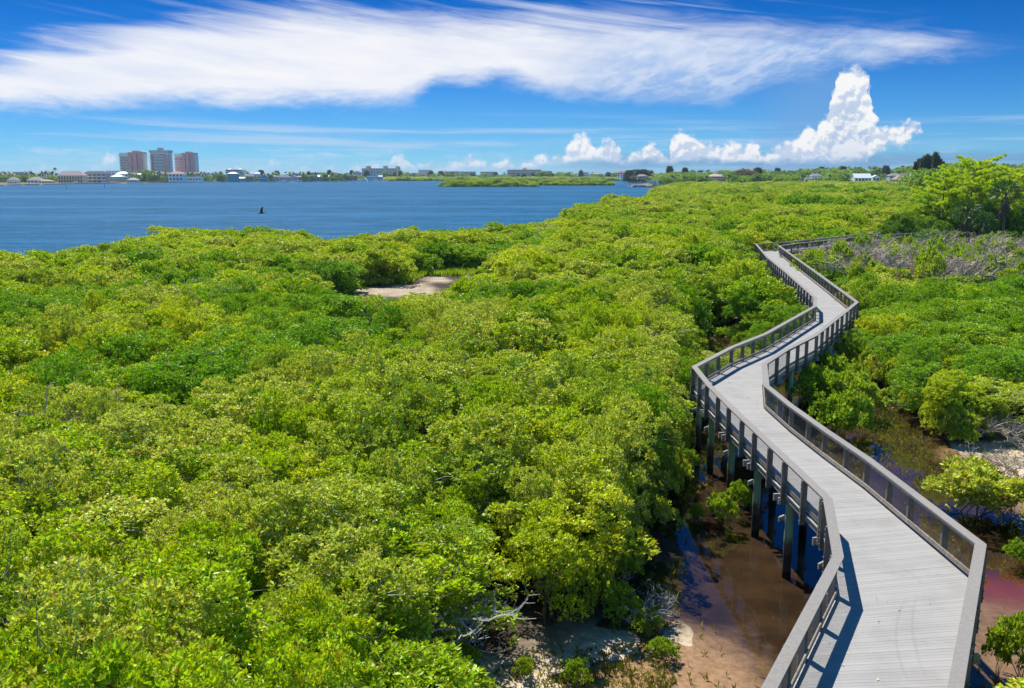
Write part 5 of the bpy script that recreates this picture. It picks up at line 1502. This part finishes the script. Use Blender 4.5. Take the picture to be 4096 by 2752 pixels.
# --- cabbage palms with dead skirts, saw palmetto
def fanpalm(px, pyc, Y, R, label, name='cabbage_palm', mat='sabal', skirt=True, z=None, n=30):
    X, zc = aty(px, pyc, Y)
    if z is not None: zc = z
    e = empty(name, (X, Y, 0)); tag(e, label, 'palm tree')
    if zc > 1: MB().tube([(0, 0, -.3), (.15, 0, zc * .5), (0, 0, zc)], [.2, .17, .2], 8).build('trunk', M['bark'], e)
    i = np.arange(n); a = i * 2.4; el = 1.35 - 1.9 * i / n
    d = np.stack([np.cos(a) * np.cos(el), np.sin(a) * np.cos(el), np.sin(el)], 1)
    c = np.array([[0, 0, zc]]) + d * R * .48
    link_mesh('fronds', blades('fan_fronds', c, d, 18, R * .62, .10, M[mat], .55, .25), e)
    pt = MB()
    for q in range(n): pt.tube([(0, 0, zc), tuple(c[q])], [.025, .015], 3, cap=False)
    pt.build('stalks', M[mat], e)
    if skirt:
        m = 34; a = rng.random(m) * 6.28; zz = zc - .3 - rng.random(m) * min(2.6, zc * .6)
        c = np.stack([np.cos(a) * .3, np.sin(a) * .3, zz], 1)
        link_mesh('dead_skirt', blades('dead_fronds', c, np.stack([np.cos(a) * .35, np.sin(a) * .35, np.full(m, -1.0)], 1), 8, 1.3, .12, M['deadfrond'], .35, .1), e)
fanpalm(4024, 775, 148, 2.6, 'tall cabbage palm with a brown dead-frond skirt at the right edge')
fanpalm(3868, 855, 150, 2.4, 'dark cabbage palm under the big pine, hung with dead fronds')
fanpalm(3935, 890, 147, 2.0, 'short cabbage palm between the two skirted palms under the pine')
fanpalm(3530, 790, 610, 2.4, 'tall shaggy palm standing at the edge of the mangroves by the brown-roofed house', z=None)
fanpalm(3716, 944, 138, 2.5, 'pale green saw palmetto fan clump beside the far boardwalk', 'saw_palmetto', 'palmetto', False, z=3.4, n=34)
fanpalm(3925, 1003, 108, 1.3, 'small palmetto rosette in the grey thicket', 'saw_palmetto', 'palmetto', False, z=3.6, n=18)
fanpalm(3105, 982, 128, 1.0, 'low palmetto fans by the boardwalk corner', 'saw_palmetto', 'palmetto', False, z=3.0, n=12)

# --- grey brush at the right edge and lichened branches at the bottom
for px, py, sc, lb in ((4085, 1800, .45, 'small tangle of dry twigs on the tan sand at the right'), (3930, 1890, .30, 'low dry twigs at the sand edge by the lone bush'), (4010, 1930, .32, 'low dry twigs on the sand at the right edge')):
    x, y = at(px, py); tree_from('bare_bush', lb, 'bare bush', None, (x, y, 0), random.random() * 6, (sc * 1.3, sc * 1.3, sc), random.choice(BR)[:1] + [])
for px, py, sc, lb in ((1600, 2745, .85, 'gnarled white lichen-covered tree at the bottom, with two bent limbs'), (1760, 2690, .6, 'lichen-covered bare branches leaning over the bottom sand'), (2560, 2510, .36, 'small fallen bare branch beside the bottom pool'), (700, 2900, 1.0, 'whitish lichened branches at the bottom left')):
    x, y = at(px, py); tree_from('lichen_tree', lb, 'bare tree', None, (x, y, 0), random.random() * 6, (sc * 1.25, sc * 1.25, sc * 1.2), random.choice(BRL))
# dead grey crowns standing up through the canopy
for px, py, sc, lb in ((760, 1180, .9, 'grey dead crown in the canopy left of the sandy clearing'), (830, 1190, .9, 'second grey dead crown left of the sandy clearing'), (1860, 1150, .6, 'grey dead brush at the right end of the sandy clearing'), (1900, 1120, .6, 'grey dead brush just behind the right end of the clearing'), (2600, 1000, 1.0, 'grey dead crown in the canopy left of the far boardwalk corner'), (2850, 1010, 1.0, 'grey dead crown near the far boardwalk corner'), (390, 1640, .9, 'grey twiggy crown in the left canopy'), (2160, 930, 1.1, 'bare pale crown at the bay edge'), (2620, 1330, .8, 'grey twiggy crown left of the second bend')):
    x, y = at(px, py, 4.4); tree_from('dead_crown', lb, 'bare tree', None, (x, y, .9), random.random() * 6, (sc * 1.1, sc * 1.1, sc * 1.1), [q for q in random.choice(BR) if q[0] != 'spanish_moss'])

# --- separate shrubs around the pools
for px, py, R, h, lb in ((3890, 2070, 2.0, 2.3, 'round yellow-green bush standing alone beside the right railing'), (4020, 2085, 1.5, 1.7, 'lower lobe of bush right of the lone round bush'), (4075, 2245, .6, .85, 'small bright shrub in the pink shallows at the right edge'),
    (4075, 2735, .75, 1.7, 'bright shrub in the bottom right corner'), (3995, 2700, .4, 1.3, 'thin leafy stem left of the bottom right shrub'), (2880, 2095, .62, 1.1, 'bright sprouting shrub between the piles left of the boardwalk'), (2960, 2050, .5, 1.2, 'second sprouting shrub between the piles'), (2790, 2075, .3, .7, 'tiny sprout in the pool left of the piles'),
    (3345, 1750, 1.7, 2.5, 'bright green bush between the boardwalk and the right channel, nearest'), (3400, 1660, 1.6, 2.2, 'bright green bush at the left bank of the right channel'), (3290, 1650, 1.5, 2.7, 'bright green bush close under the right railing'), (3330, 1580, 1.5, 2.6, 'dark bright bush behind the two channel bushes'), (3240, 1560, 1.4, 2.6, 'bush tucked against the boardwalk piles on the right'),
    (2600, 2530, .5, .75, 'small shrub on the sand spit left of the pool'), (2645, 2640, .42, .6, 'smaller shrub on the sand spit beside the pool'), (2310, 2735, .42, .8, 'small shrub in the middle of the bottom sand flat'), (2470, 2470, .7, 1.0, 'shrub leaning out at the left edge of the pool'), (2100, 2715, .3, .6, 'low seedling shrub at the left of the bottom sand flat'), (1800, 2745, .8, 1.2, 'rounded shrub at the bottom left of the sand flat'),
    (3860, 1790, .7, 1.0, 'low shrub at the edge of the tan sand on the right'), (3930, 1720, .8, 1.2, 'olive shrub above the tan sand on the right'), (3780, 1730, .8, 1.1, 'olive shrub at the right bank of the channel')):
    x, y = at(px, py); tree_from('shrub', lb, 'shrub', None, (x, y, -.05), random.random() * 6, (R, R, h / 1.25), SH[0] if ('lone' in lb or 'olive' in lb) else random.choice(SH[1:]))

# leafy skirts where the mangroves meet the pools
ns = 0
for poly, nm in ((POOL_A, 'brown pool'), (CHANNEL, 'right channel'), (POND_B, 'small pond')):
    for i in range(len(poly)):
        a, b = Vector(poly[i]), Vector(poly[(i + 1) % len(poly)]); L = (b - a).length
        for k in range(int(L / .8)):
            p = a.lerp(b, (k + random.random()) / (L / .8)); n_ = (b - a).normalized(); n_ = Vector((-n_.y, n_.x))
            for off in (random.uniform(.3, 1.2), -random.uniform(.3, 1.2), random.uniform(1.2, 2.2), -random.uniform(1.2, 2.2)):
                q = p + n_ * off
                if in_any([POOL_A, CHANNEL, POND_B, SANDFLAT_L, SANDFLAT_R, FRONT], q.x, q.y) or pip1(BW_POLY, q.x, q.y) or sd1(BW_POLY, q.x, q.y) < .6: continue
                px, py = proj(q.x, q.y, .5)
                if px > 4200 or py > 2820 or q.y > 80: continue
                R = random.uniform(.6, 1.05); h = random.uniform(1.0, 2.4)
                if blocks(q.x, q.y, R * .6, h * .7) or ns > 230: continue
                ns += 1
                sd_ = 'left of the boardwalk' if px < 2900 else 'right of the boardwalk'
                tree_from('edge_shrub', 'low leafy mangrove shrub at the edge of the %s, %s' % (nm, sd_), 'shrub', 'leafy shrubs edging the %s, %s' % (nm, sd_), (q.x, q.y, 0), random.random() * 6, (R, R, h / 1.25), random.choice(SH))
print('skirt', ns)
# --- ground cover
def cover(name, label, pts, mat, n, L, wdt, spread=.7):
    c = np.array(pts); link = link_mesh(name, blades(name, c, np.tile(np.array([[0, 0, 1.0]]), (len(c), 1)), n, L, wdt, mat, spread))
    tag(link, label, 'ground cover', kind='stuff')
def pts_in(poly, n, z=0.0, edge=None):
    xs = [p[0] for p in poly]; ys = [p[1] for p in poly]; out = []
    while len(out) < n:
        x, y = random.uniform(min(xs), max(xs)), random.uniform(min(ys), max(ys))
        if pip1(poly, x, y) and (edge is None or sd1(poly, x, y) < edge * random.random()) and float(vnoise(np.array([x]), np.array([y]), 1.2, 44)[0]) + random.uniform(-.5, .5) > .42: out.append((x, y, z))
    return out
ALG = [at(*p) for p in [(3440, 1660), (3560, 1690), (3680, 1760), (3780, 1850), (3740, 1895), (3600, 1850), (3520, 1900), (3440, 1800)]]
cover('marsh_plants', 'yellowish marsh plants growing in the shallow right channel', pts_in(ALG, 300, -.05), M['algae'], 6, .20, .035)
cover('mangrove_seedlings', 'sparse seedlings and shoots on the bottom sand flat', pts_in(SANDFLAT_L, 330, .0) + pts_in(FRONT, 500, .1), M['algae'], 5, .20, .035)
cover('pool_edge_shoots', 'thin shoots standing along the brown pool edges', [p for p in pts_in(POOL_A, 700, -.05, 1.6) if not pip1(BW_POLY, p[0], p[1])], M['algae'], 4, .22, .04)
cover('sand_edge_plants', 'low brownish plants along the tan sand at the right', pts_in(SANDFLAT_R, 500, .0, 3.0), M['algae'], 6, .26, .05)
GR = [at(*p) for p in [(1290, 1160), (1420, 1090), (1700, 1050), (1900, 1060), (1990, 1090), (1870, 1115), (1700, 1112), (1640, 1140), (1480, 1155), (1340, 1175)]]
cover('marsh_grass', 'light green marsh grass around the sandy clearing', pts_in(GR, 2600, .15), M['leaf_bright'], 7, .9, .12, .5)

cover('leaf_litter', 'scattered small fallen leaves on the boardwalk deck', [(x, y, DZ + .012) for x, y in ((random.uniform(4, 22), random.uniform(16, 64)) for _ in range(420)) if pip1(BW_POLY, x, y)], M['leaf_pale'], 1, .075, .04, 3.0)

# --- bird
bx_, bz_ = aty(1048, 853, 118)
s = MB()
s.tube([(.62, 0, .0), (.45, 0, .02), (.25, 0, .05), (0, 0, .05), (-.25, 0, .02), (-.42, 0, -.01)], [.018, .055, .10, .115, .085, .04], 10)
e = empty('bird', (bx_, 118, bz_), math.radians(188), .82); e.rotation_euler = (math.radians(8), math.radians(4), math.radians(188)); tag(e, 'dark soaring bird with raised wings gliding low over the bay', 'bird')
body = s.build('body', M['feather'], e, smooth=True)
for sg, dih in ((1, 1.12), (-1, .35)):
    w_ = MB(); rows = []
    for k, (u, fx, ch) in enumerate(((0, .18, .34), (.25, .22, .38), (.5, .18, .36), (.72, .06, .30), (.9, -.10, .18), (1.0, -.24, .04))):
        y = sg * u * .92 * math.cos(dih * (.7 + .5 * u)); z = .07 + u * .92 * math.sin(dih * (.7 + .5 * u)); rows.append([(fx, y, z + .012), (fx - ch, y, z - .01), (fx - ch * .5, y + sg * -.01, z + .03)])
    for a, b in zip(rows, rows[1:]): w_.quad(a[0], b[0], b[2], a[2]); w_.quad(a[2], b[2], b[1], a[1]); w_.quad(a[1], b[1], b[0], a[0])
    w_.build('wing', M['feather'] if sg > 0 else M['feather2'], e)
MB().hexa([(-.38, -.05, -.02), (-.38, .05, -.02), (-.72, .11, -.04), (-.72, -.11, -.04), (-.38, -.05, .02), (-.38, .05, .02), (-.72, .11, -.02), (-.72, -.11, -.02)]).build('tail', M['feather2'], e)
MB().tube([(.60, 0, .0), (.68, 0, .01), (.74, 0, -.01)], [.035, .045, .012], 8).build('head', M['redb'], e, smooth=True)

# --- air
def haze():
    m, nt, out = new_mat('thin_sea_haze')
    pv = nt.new('ShaderNodeVolumePrincipled'); pv.inputs['Color'].default_value = (.62, .80, 1.0, 1)
    pv.inputs['Density'].default_value = HAZE_D; pv.inputs['Anisotropy'].default_value = .2
    nt.l.new(pv.outputs[0], out.inputs['Volume']); return m
HAZE_D = .00006
B_ = 12600
o = MB().box(-B_, -B_, -4, B_, B_, 75).build('haze', haze()); tag(o, kind='stuff', label='thin pale blue haze over the whole bay', cat='haze')
# ------------------------------------------------------------------ sky, sun, camera
def azel(px, py):
    d = Vector(ray(px, py)).normalized()
    return math.atan2(d.x, d.y), math.asin(d.z)
def uc(pts):      # photo-survey points -> float curve points: u from azimuth, elevation in units of 0.3 rad
    return [((azel(a * 1.755, b * 1.755)[0] + .6) / 1.2, azel(a * 1.755, b * 1.755)[1] / .3) for a, b in pts]

SUN_TRAVEL = Vector((0.30, -0.66, -1.07)).normalized()
SUN_EL = math.asin(-SUN_TRAVEL.z); SUN_AZ = math.atan2(-SUN_TRAVEL.x, -SUN_TRAVEL.y)   # clockwise from +Y
w = bpy.data.worlds.new('World'); scene.world = w; w.use_nodes = True
nt = NT(w.node_tree); nt.n.clear()
out = nt.new('ShaderNodeOutputWorld')
sky = nt.new('ShaderNodeTexSky'); sky.sky_type = 'NISHITA'; sky.sun_disc = False
sky.sun_elevation = SUN_EL; sky.sun_rotation = SUN_AZ
sky.altitude = 3000; sky.air_density = 1.0; sky.dust_density = .25; sky.ozone_density = 4.0
hs = nt.new('ShaderNodeHueSaturation'); hs.inputs['Saturation'].default_value = 1.32; hs.inputs['Value'].default_value = .92
nt.l.new(sky.outputs[0], hs.inputs['Color'])
tc = nt.new('ShaderNodeTexCoord'); D = nt.sep(tc.outputs['Generated'])
AZ = nt.m('ARCTAN2', D[0], D[1]); EL = nt.m('ARCSINE', D[2])
tint = nt.mix(nt.mr(EL, .03, .19), (.27, .57, .82, 1), (.0, .385, .68, 1))
tint = nt.mix(nt.mr(EL, .28, .7), tint, (.50, .66, .80, 1))
tint = nt.mix(nt.mr(D[1], .45, -.1), tint, (2.4, 2.0, 1.75, 1))  # unseen sky behind the camera brightened, added fill for the shaded facades
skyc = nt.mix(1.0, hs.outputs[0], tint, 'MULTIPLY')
U = nt.m('MULTIPLY', nt.m('ADD', AZ, .6), 1 / 1.2); V = nt.m('MULTIPLY', EL, 1 / .3)
front = nt.m('LESS_THAN', nt.m('ABSOLUTE', AZ), .62)
CW = 7.3   # cloud white
def vec(su, sv, tilt=0.0, seed=0.0):
    return nt.xyz(nt.m('ADD', nt.m('MULTIPLY', AZ, su), seed), nt.m('ADD', nt.m('MULTIPLY', EL, sv), nt.m('MULTIPLY', AZ, tilt)), seed)
# --- great anvil
topc = nt.curve(U, uc([(-500, 175), (-150, 120), (0, 96), (100, 72), (200, 60), (300, 40), (450, 22), (700, 4), (900, 2), (1100, 16), (1300, 20), (1500, 24), (1600, 33), (1800, 43), (2000, 42), (2100, 42), (2190, 62), (2260, 90), (2330, 105)]))
botc = nt.curve(U, uc([(-500, 235), (0, 249), (250, 247), (340, 239), (420, 236), (600, 238), (880, 238), (940, 228), (975, 206), (990, 189), (1165, 188), (1250, 216), (1400, 228), (1530, 237), (1640, 234), (1700, 216), (1760, 190), (1900, 155), (2000, 146), (2100, 134), (2200, 112), (2330, 104)]))
wa = nt.noise(vec(16, 55, 2.0), 1.0, 7, .62, .4)
wb = nt.noise(vec(7, 55, 6.0, 3.3), 1.0, 6, .62, .5)
wl = nt.noise(vec(60, 150, -10.0, 7.7), 1.0, 5, .6, .3)
wob = nt.m('ADD', nt.m('MULTIPLY', nt.m('SUBTRACT', wa, .5), .10), nt.m('MULTIPLY', nt.m('SUBTRACT', wl, .5), .035))
dtop = nt.m('SUBTRACT', topc, V); dbot = nt.m('SUBTRACT', V, botc)
et = nt.mr(nt.m('ADD', dtop, nt.m('MULTIPLY', nt.m('SUBTRACT', wb, .47), .20)), -.012, .12)
eb = nt.mr(nt.m('ADD', dbot, wob), -.028, .065)
body = nt.m('MULTIPLY', et, eb)
streak = nt.mr(wb, .40, .62)
dens = nt.m('MULTIPLY', body, nt.m('ADD', .86, nt.m('MULTIPLY', nt.mr(nt.noise(vec(7, 40, 5.0, 1.2), 1.0, 6, .6), .3, .6), .14)))
dens = nt.m('MULTIPLY', dens, front)
# thin upper wisps and the long thin streaks
wt = nt.curve(U, uc([(-300, 100), (0, 72), (300, 12), (600, -10), (1100, -4), (1500, 6), (2000, 30), (2334, 60)]))
thin = nt.m('MULTIPLY', nt.mr(nt.noise(vec(3, 85, 13.0, 5.1), 1.0, 6, .6, .3), .50, .72), nt.m('MULTIPLY', nt.mr(nt.m('SUBTRACT', V, wt), .10, -.02), nt.mr(nt.m('SUBTRACT', V, botc), .12, .3)))
thin = nt.m('MULTIPLY', nt.m('MULTIPLY', thin, nt.mr(U, .15, .45, .22, .55)), front)
# shaded grey-blue under-parts of the anvil, right of centre: shade painted into the cloud colour
lobe = nt.m('MULTIPLY', nt.mr(U, uc([(1150, 200)])[0][0], uc([(1500, 200)])[0][0]), nt.mr(U, uc([(2250, 150)])[0][0], uc([(1850, 150)])[0][0]))
low = nt.mr(nt.m('SUBTRACT', V, botc), .36, .02)
tex = nt.mr(nt.noise(vec(38, 95, -24.0, 2.2), 1.0, 6, .62, .5), .32, .66)
shade = nt.m('MULTIPLY', nt.m('MULTIPLY', lobe, low), nt.m('ADD', .55, nt.m('MULTIPLY', nt.m('SUBTRACT', 1.0, tex), .5)))
tex2 = nt.mr(nt.noise(vec(9, 50, 3.0, 9.2), 1.0, 6, .6, .5), .3, .7)
shade = nt.m('ADD', shade, nt.m('MULTIPLY', nt.m('SUBTRACT', 1.0, tex2), .15), clamp=True)
anvcol = nt.mix(shade, (CW, CW * 1.0, CW * 1.03, 1), (CW * .34, CW * .53, CW * .88, 1))
# --- blue-grey rain veil below the anvil by the tower
vu0, vu1, vu2 = (uc([(q, 250)])[0][0] for q in (1660, 1860, 1900))
veil = nt.m('MULTIPLY', nt.mr(U, vu0, vu1), nt.mr(U, uc([(1990, 250)])[0][0], vu2))
veil = nt.m('MULTIPLY', veil, nt.m('MULTIPLY', nt.mr(V, uc([(1800, 130)])[0][1], uc([(1800, 190)])[0][1]), nt.mr(V, uc([(1800, 392)])[0][1], uc([(1800, 330)])[0][1])))
veil = nt.m('MULTIPLY', nt.m('MULTIPLY', veil, nt.m('ADD', .35, nt.m('MULTIPLY', nt.noise(vec(14, 30, 0, 17.0), 1.0, 5, .6), .5))), front)
# --- thin high layers close to the horizon
hz = nt.noise(vec(3.0, 70, 0.5, 11.0), 1.0, 6, .62, .3)
hzm = nt.m('MULTIPLY', nt.mr(hz, .47, .66), nt.m('MULTIPLY', nt.mr(EL, .002, .02), nt.mr(EL, .068, .040)))
hzm = nt.m('MULTIPLY', hzm, .7)
# --- cumulus towers along the horizon
CUP = [(-300, 397), (-50, 392), (230, 380), (250, 345), (275, 375), (480, 386), (500, 372), (560, 384), (620, 372), (680, 386), (780, 384), (895, 376), (905, 342), (925, 350), (945, 380), (1040, 368), (1070, 358), (1095, 366), (1120, 378), (1155, 362), (1175, 378), (1215, 368), (1240, 352), (1258, 368), (1275, 362), (1300, 322), (1332, 304), (1350, 318), (1365, 338), (1390, 318), (1408, 345), (1420, 366), (1450, 346), (1482, 316), (1500, 342), (1520, 362), (1530, 318), (1552, 296), (1575, 312), (1600, 326), (1640, 332), (1665, 322), (1685, 336), (1715, 320), (1735, 350), (1760, 345), (1790, 330), (1812, 318), (1830, 293), (1850, 291), (1866, 305), (1873, 275), (1890, 262), (1894, 216), (1905, 200), (1909, 168), (1925, 152), (1943, 147), (1962, 153), (1978, 170), (1984, 192), (1983, 222), (1980, 242), (1990, 256), (1996, 285), (2010, 296), (2040, 287), (2080, 280), (2102, 287), (2108, 396), (2150, 396), (2200, 368), (2334, 384), (2700, 396)]
def wcurve(az_, pts, lo, hi, off=60):
    """profile over a narrow azimuth window, so that its detail survives the curve table"""
    sel = [q for q in pts if lo - off <= q[0] <= hi + off]
    a0, a1 = azel(sel[0][0] * 1.755, 600)[0], azel(sel[-1][0] * 1.755, 600)[0]
    return nt.curve(nt.m('DIVIDE', nt.m('SUBTRACT', az_, a0), a1 - a0), [((azel(a * 1.755, b * 1.755)[0] - a0) / (a1 - a0), azel(a * 1.755, b * 1.755)[1] / .3) for a, b in sel])
wn = nt.noise(vec(30, 30, 0, 21.0), 1.0, 3, .6)
AZW = nt.m('ADD', AZ, nt.m('MULTIPLY', nt.m('SUBTRACT', wn, .5), .020))
a12, a17 = azel(1200 * 1.755, 600)[0], azel(1755 * 1.755, 600)[0]
g1 = nt.m('GREATER_THAN', AZW, a12); g2 = nt.m('GREATER_THAN', AZW, a17)
cA, cB, cC = wcurve(AZW, CUP, -400, 1200), wcurve(AZW, CUP, 1200, 1755, 30), wcurve(AZW, CUP, 1755, 2700, 30)
cu = nt.m('ADD', nt.m('ADD', nt.m('MULTIPLY', cA, nt.m('SUBTRACT', 1.0, g1)), nt.m('MULTIPLY', cB, nt.m('SUBTRACT', g1, g2))), nt.m('MULTIPLY', cC, g2))
def billow(du, dv):
    tot = None
    for sc_, am in ((58, .50), (125, .30), (270, .17), (560, .09)):
        v = nt.xyz(nt.m('MULTIPLY', nt.m('ADD', AZ, du), sc_), nt.m('MULTIPLY', nt.m('ADD', EL, dv), sc_ * 1.05), sc_)
        vo = nt.new('ShaderNodeTexVoronoi', feature='SMOOTH_F1', voronoi_dimensions='2D'); nt.put(vo.inputs['Vector'], v)
        vo.inputs['Scale'].default_value = 1.0; vo.inputs['Smoothness'].default_value = .35
        q = nt.m('MULTIPLY', nt.m('SUBTRACT', .62, vo.outputs['Distance']), am)
        tot = q if tot is None else nt.m('ADD', tot, q)
    return tot
b0 = billow(0.0, 0.0); b1 = billow(-.0022, .0048)
cm = nt.m('ADD', nt.m('SUBTRACT', cu, V), nt.m('MULTIPLY', nt.m('SUBTRACT', b0, .14), .055))
fine = nt.noise(vec(420, 420, 0, 4.4), 1.0, 4, .6)
cmask = nt.mr(nt.m('ADD', cm, nt.m('MULTIPLY', nt.m('SUBTRACT', fine, .5), .012)), -.006, .020)
cbot = wcurve(AZW, [(1700, 420), (1970, 420), (1985, 372), (2000, 352), (2012, 344), (2050, 326), (2090, 306), (2104, 300), (2150, 300), (2170, 420), (2300, 420)], 1700, 2300)
cmask = nt.m('MULTIPLY', cmask, nt.mr(nt.m('ADD', nt.m('SUBTRACT', V, cbot), nt.m('MULTIPLY', nt.m('SUBTRACT', b0, .14), .10)), -.01, .03))
base = nt.mr(nt.m('ADD', nt.m('ADD', V, nt.mr(U, .56, .50, 0.0, .028)), nt.m('MULTIPLY', nt.m('SUBTRACT', nt.noise(vec(40, 90, 0, 8.8), 1.0, 5, .6), .5), .055)), .030, .062)
fadeL = nt.mr(U, .36, .52, .55, 1.0)
cdens = nt.m('MULTIPLY', nt.m('MULTIPLY', nt.m('MULTIPLY', cmask, base), fadeL), front)
def bigb(du, dv):
    v = nt.xyz(nt.m('MULTIPLY', nt.m('ADD', AZ, du), 27), nt.m('MULTIPLY', nt.m('ADD', EL, dv), 30), 3.0)
    vo = nt.new('ShaderNodeTexVoronoi', feature='SMOOTH_F1', voronoi_dimensions='2D'); nt.put(vo.inputs['Vector'], v)
    vo.inputs['Scale'].default_value = 1.0; vo.inputs['Smoothness'].default_value = .8
    return vo.outputs['Distance']
big = nt.m('SUBTRACT', bigb(-.008, .014), bigb(0, 0))
lit = nt.mr(nt.m('ADD', nt.m('SUBTRACT', b0, b1), nt.m('MULTIPLY', big, .55)), -.20, .16)  # sunlit and shaded sides of the billows computed into the cloud colour
deep = nt.mr(cm, .30, .03)
lit = nt.m('MULTIPLY', nt.m('ADD', nt.m('MULTIPLY', lit, .8), nt.m('MULTIPLY', deep, .35)), nt.mr(V, .02, .14, .70, 1.0), clamp=True)
cucol = nt.mix(lit, (CW * .42, CW * .57, CW * .82, 1), (CW, CW, CW * 1.0, 1))
# dark blue-grey band of far cloud bases
bandm = nt.m('MULTIPLY', nt.mr(V, .085, .045), nt.mr(U, .50, .62))
bandm = nt.m('MULTIPLY', nt.m('MULTIPLY', bandm, nt.mr(nt.noise(vec(10, 120, 0, 6.6), 1, 5, .6), .25, .55)), front)
# small torn scraps
scr = nt.m('MULTIPLY', nt.mr(nt.noise(vec(34, 80, 0, 14.0), 1.0, 6, .65, .6), .66, .76), nt.m('MULTIPLY', nt.mr(EL, .03, .05), nt.mr(EL, .11, .09)))
scr = nt.m('MULTIPLY', scr, .5)
c = nt.mix(hzm, skyc, (CW * .52, CW * .70, CW * .93, 1))
hz2 = nt.m('MULTIPLY', nt.mr(nt.noise(vec(16, 80, 0, 31.0), 1.0, 7, .65, .5), .50, .70), nt.m('MULTIPLY', nt.mr(EL, .004, .012), nt.mr(EL, .042, .020)))
c = nt.mix(nt.m('MULTIPLY', nt.m('MULTIPLY', hz2, .55), front), c, (CW * .66, CW * .80, CW * .96, 1))
c = nt.mix(nt.m('MULTIPLY', bandm, .7), c, (CW * .10, CW * .27, CW * .56, 1))
c = nt.mix(veil, c, (CW * .19, CW * .40, CW * .76, 1))
c = nt.mix(thin, c, (CW * .8, CW * .88, CW, 1))
c = nt.mix(dens, c, anvcol)
c = nt.mix(cdens, c, cucol)
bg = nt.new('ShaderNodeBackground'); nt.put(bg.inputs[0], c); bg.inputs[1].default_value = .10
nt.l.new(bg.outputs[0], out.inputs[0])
w.cycles.sampling_method = 'MANUAL'; w.cycles.sample_map_resolution = 512

sl = bpy.data.lights.new('sun', 'SUN'); sl.energy = 5.0; sl.angle = math.radians(.53); sl.color = (1.0, .955, .88)
so = bpy.data.objects.new('sun', sl); COL.objects.link(so)
so.rotation_euler = SUN_TRAVEL.to_track_quat('-Z', 'Y').to_euler()
so.location = (-20, 60, 90)

cam = bpy.data.cameras.new('camera'); co = bpy.data.objects.new('camera', cam); COL.objects.link(co)
co.location = (0, 0, CAMZ); co.rotation_euler = (math.pi / 2 - PITCH, 0, 0)
cam.sensor_width = 36; cam.lens = 36 * FOC / IW; cam.clip_start = .3; cam.clip_end = 60000
scene.camera = co
scene.view_settings.view_transform = 'Standard'; scene.view_settings.look = 'None'
scene.view_settings.exposure = 0.38; scene.view_settings.gamma = 1
scene.render.engine = 'CYCLES'
cy = scene.cycles
cy.max_bounces = 6; cy.diffuse_bounces = 2
cy.use_denoising = True; cy.glossy_bounces = 2; cy.transmission_bounces = 3; cy.transparent_max_bounces = 12
cy.caustics_reflective = False; cy.caustics_refractive = False
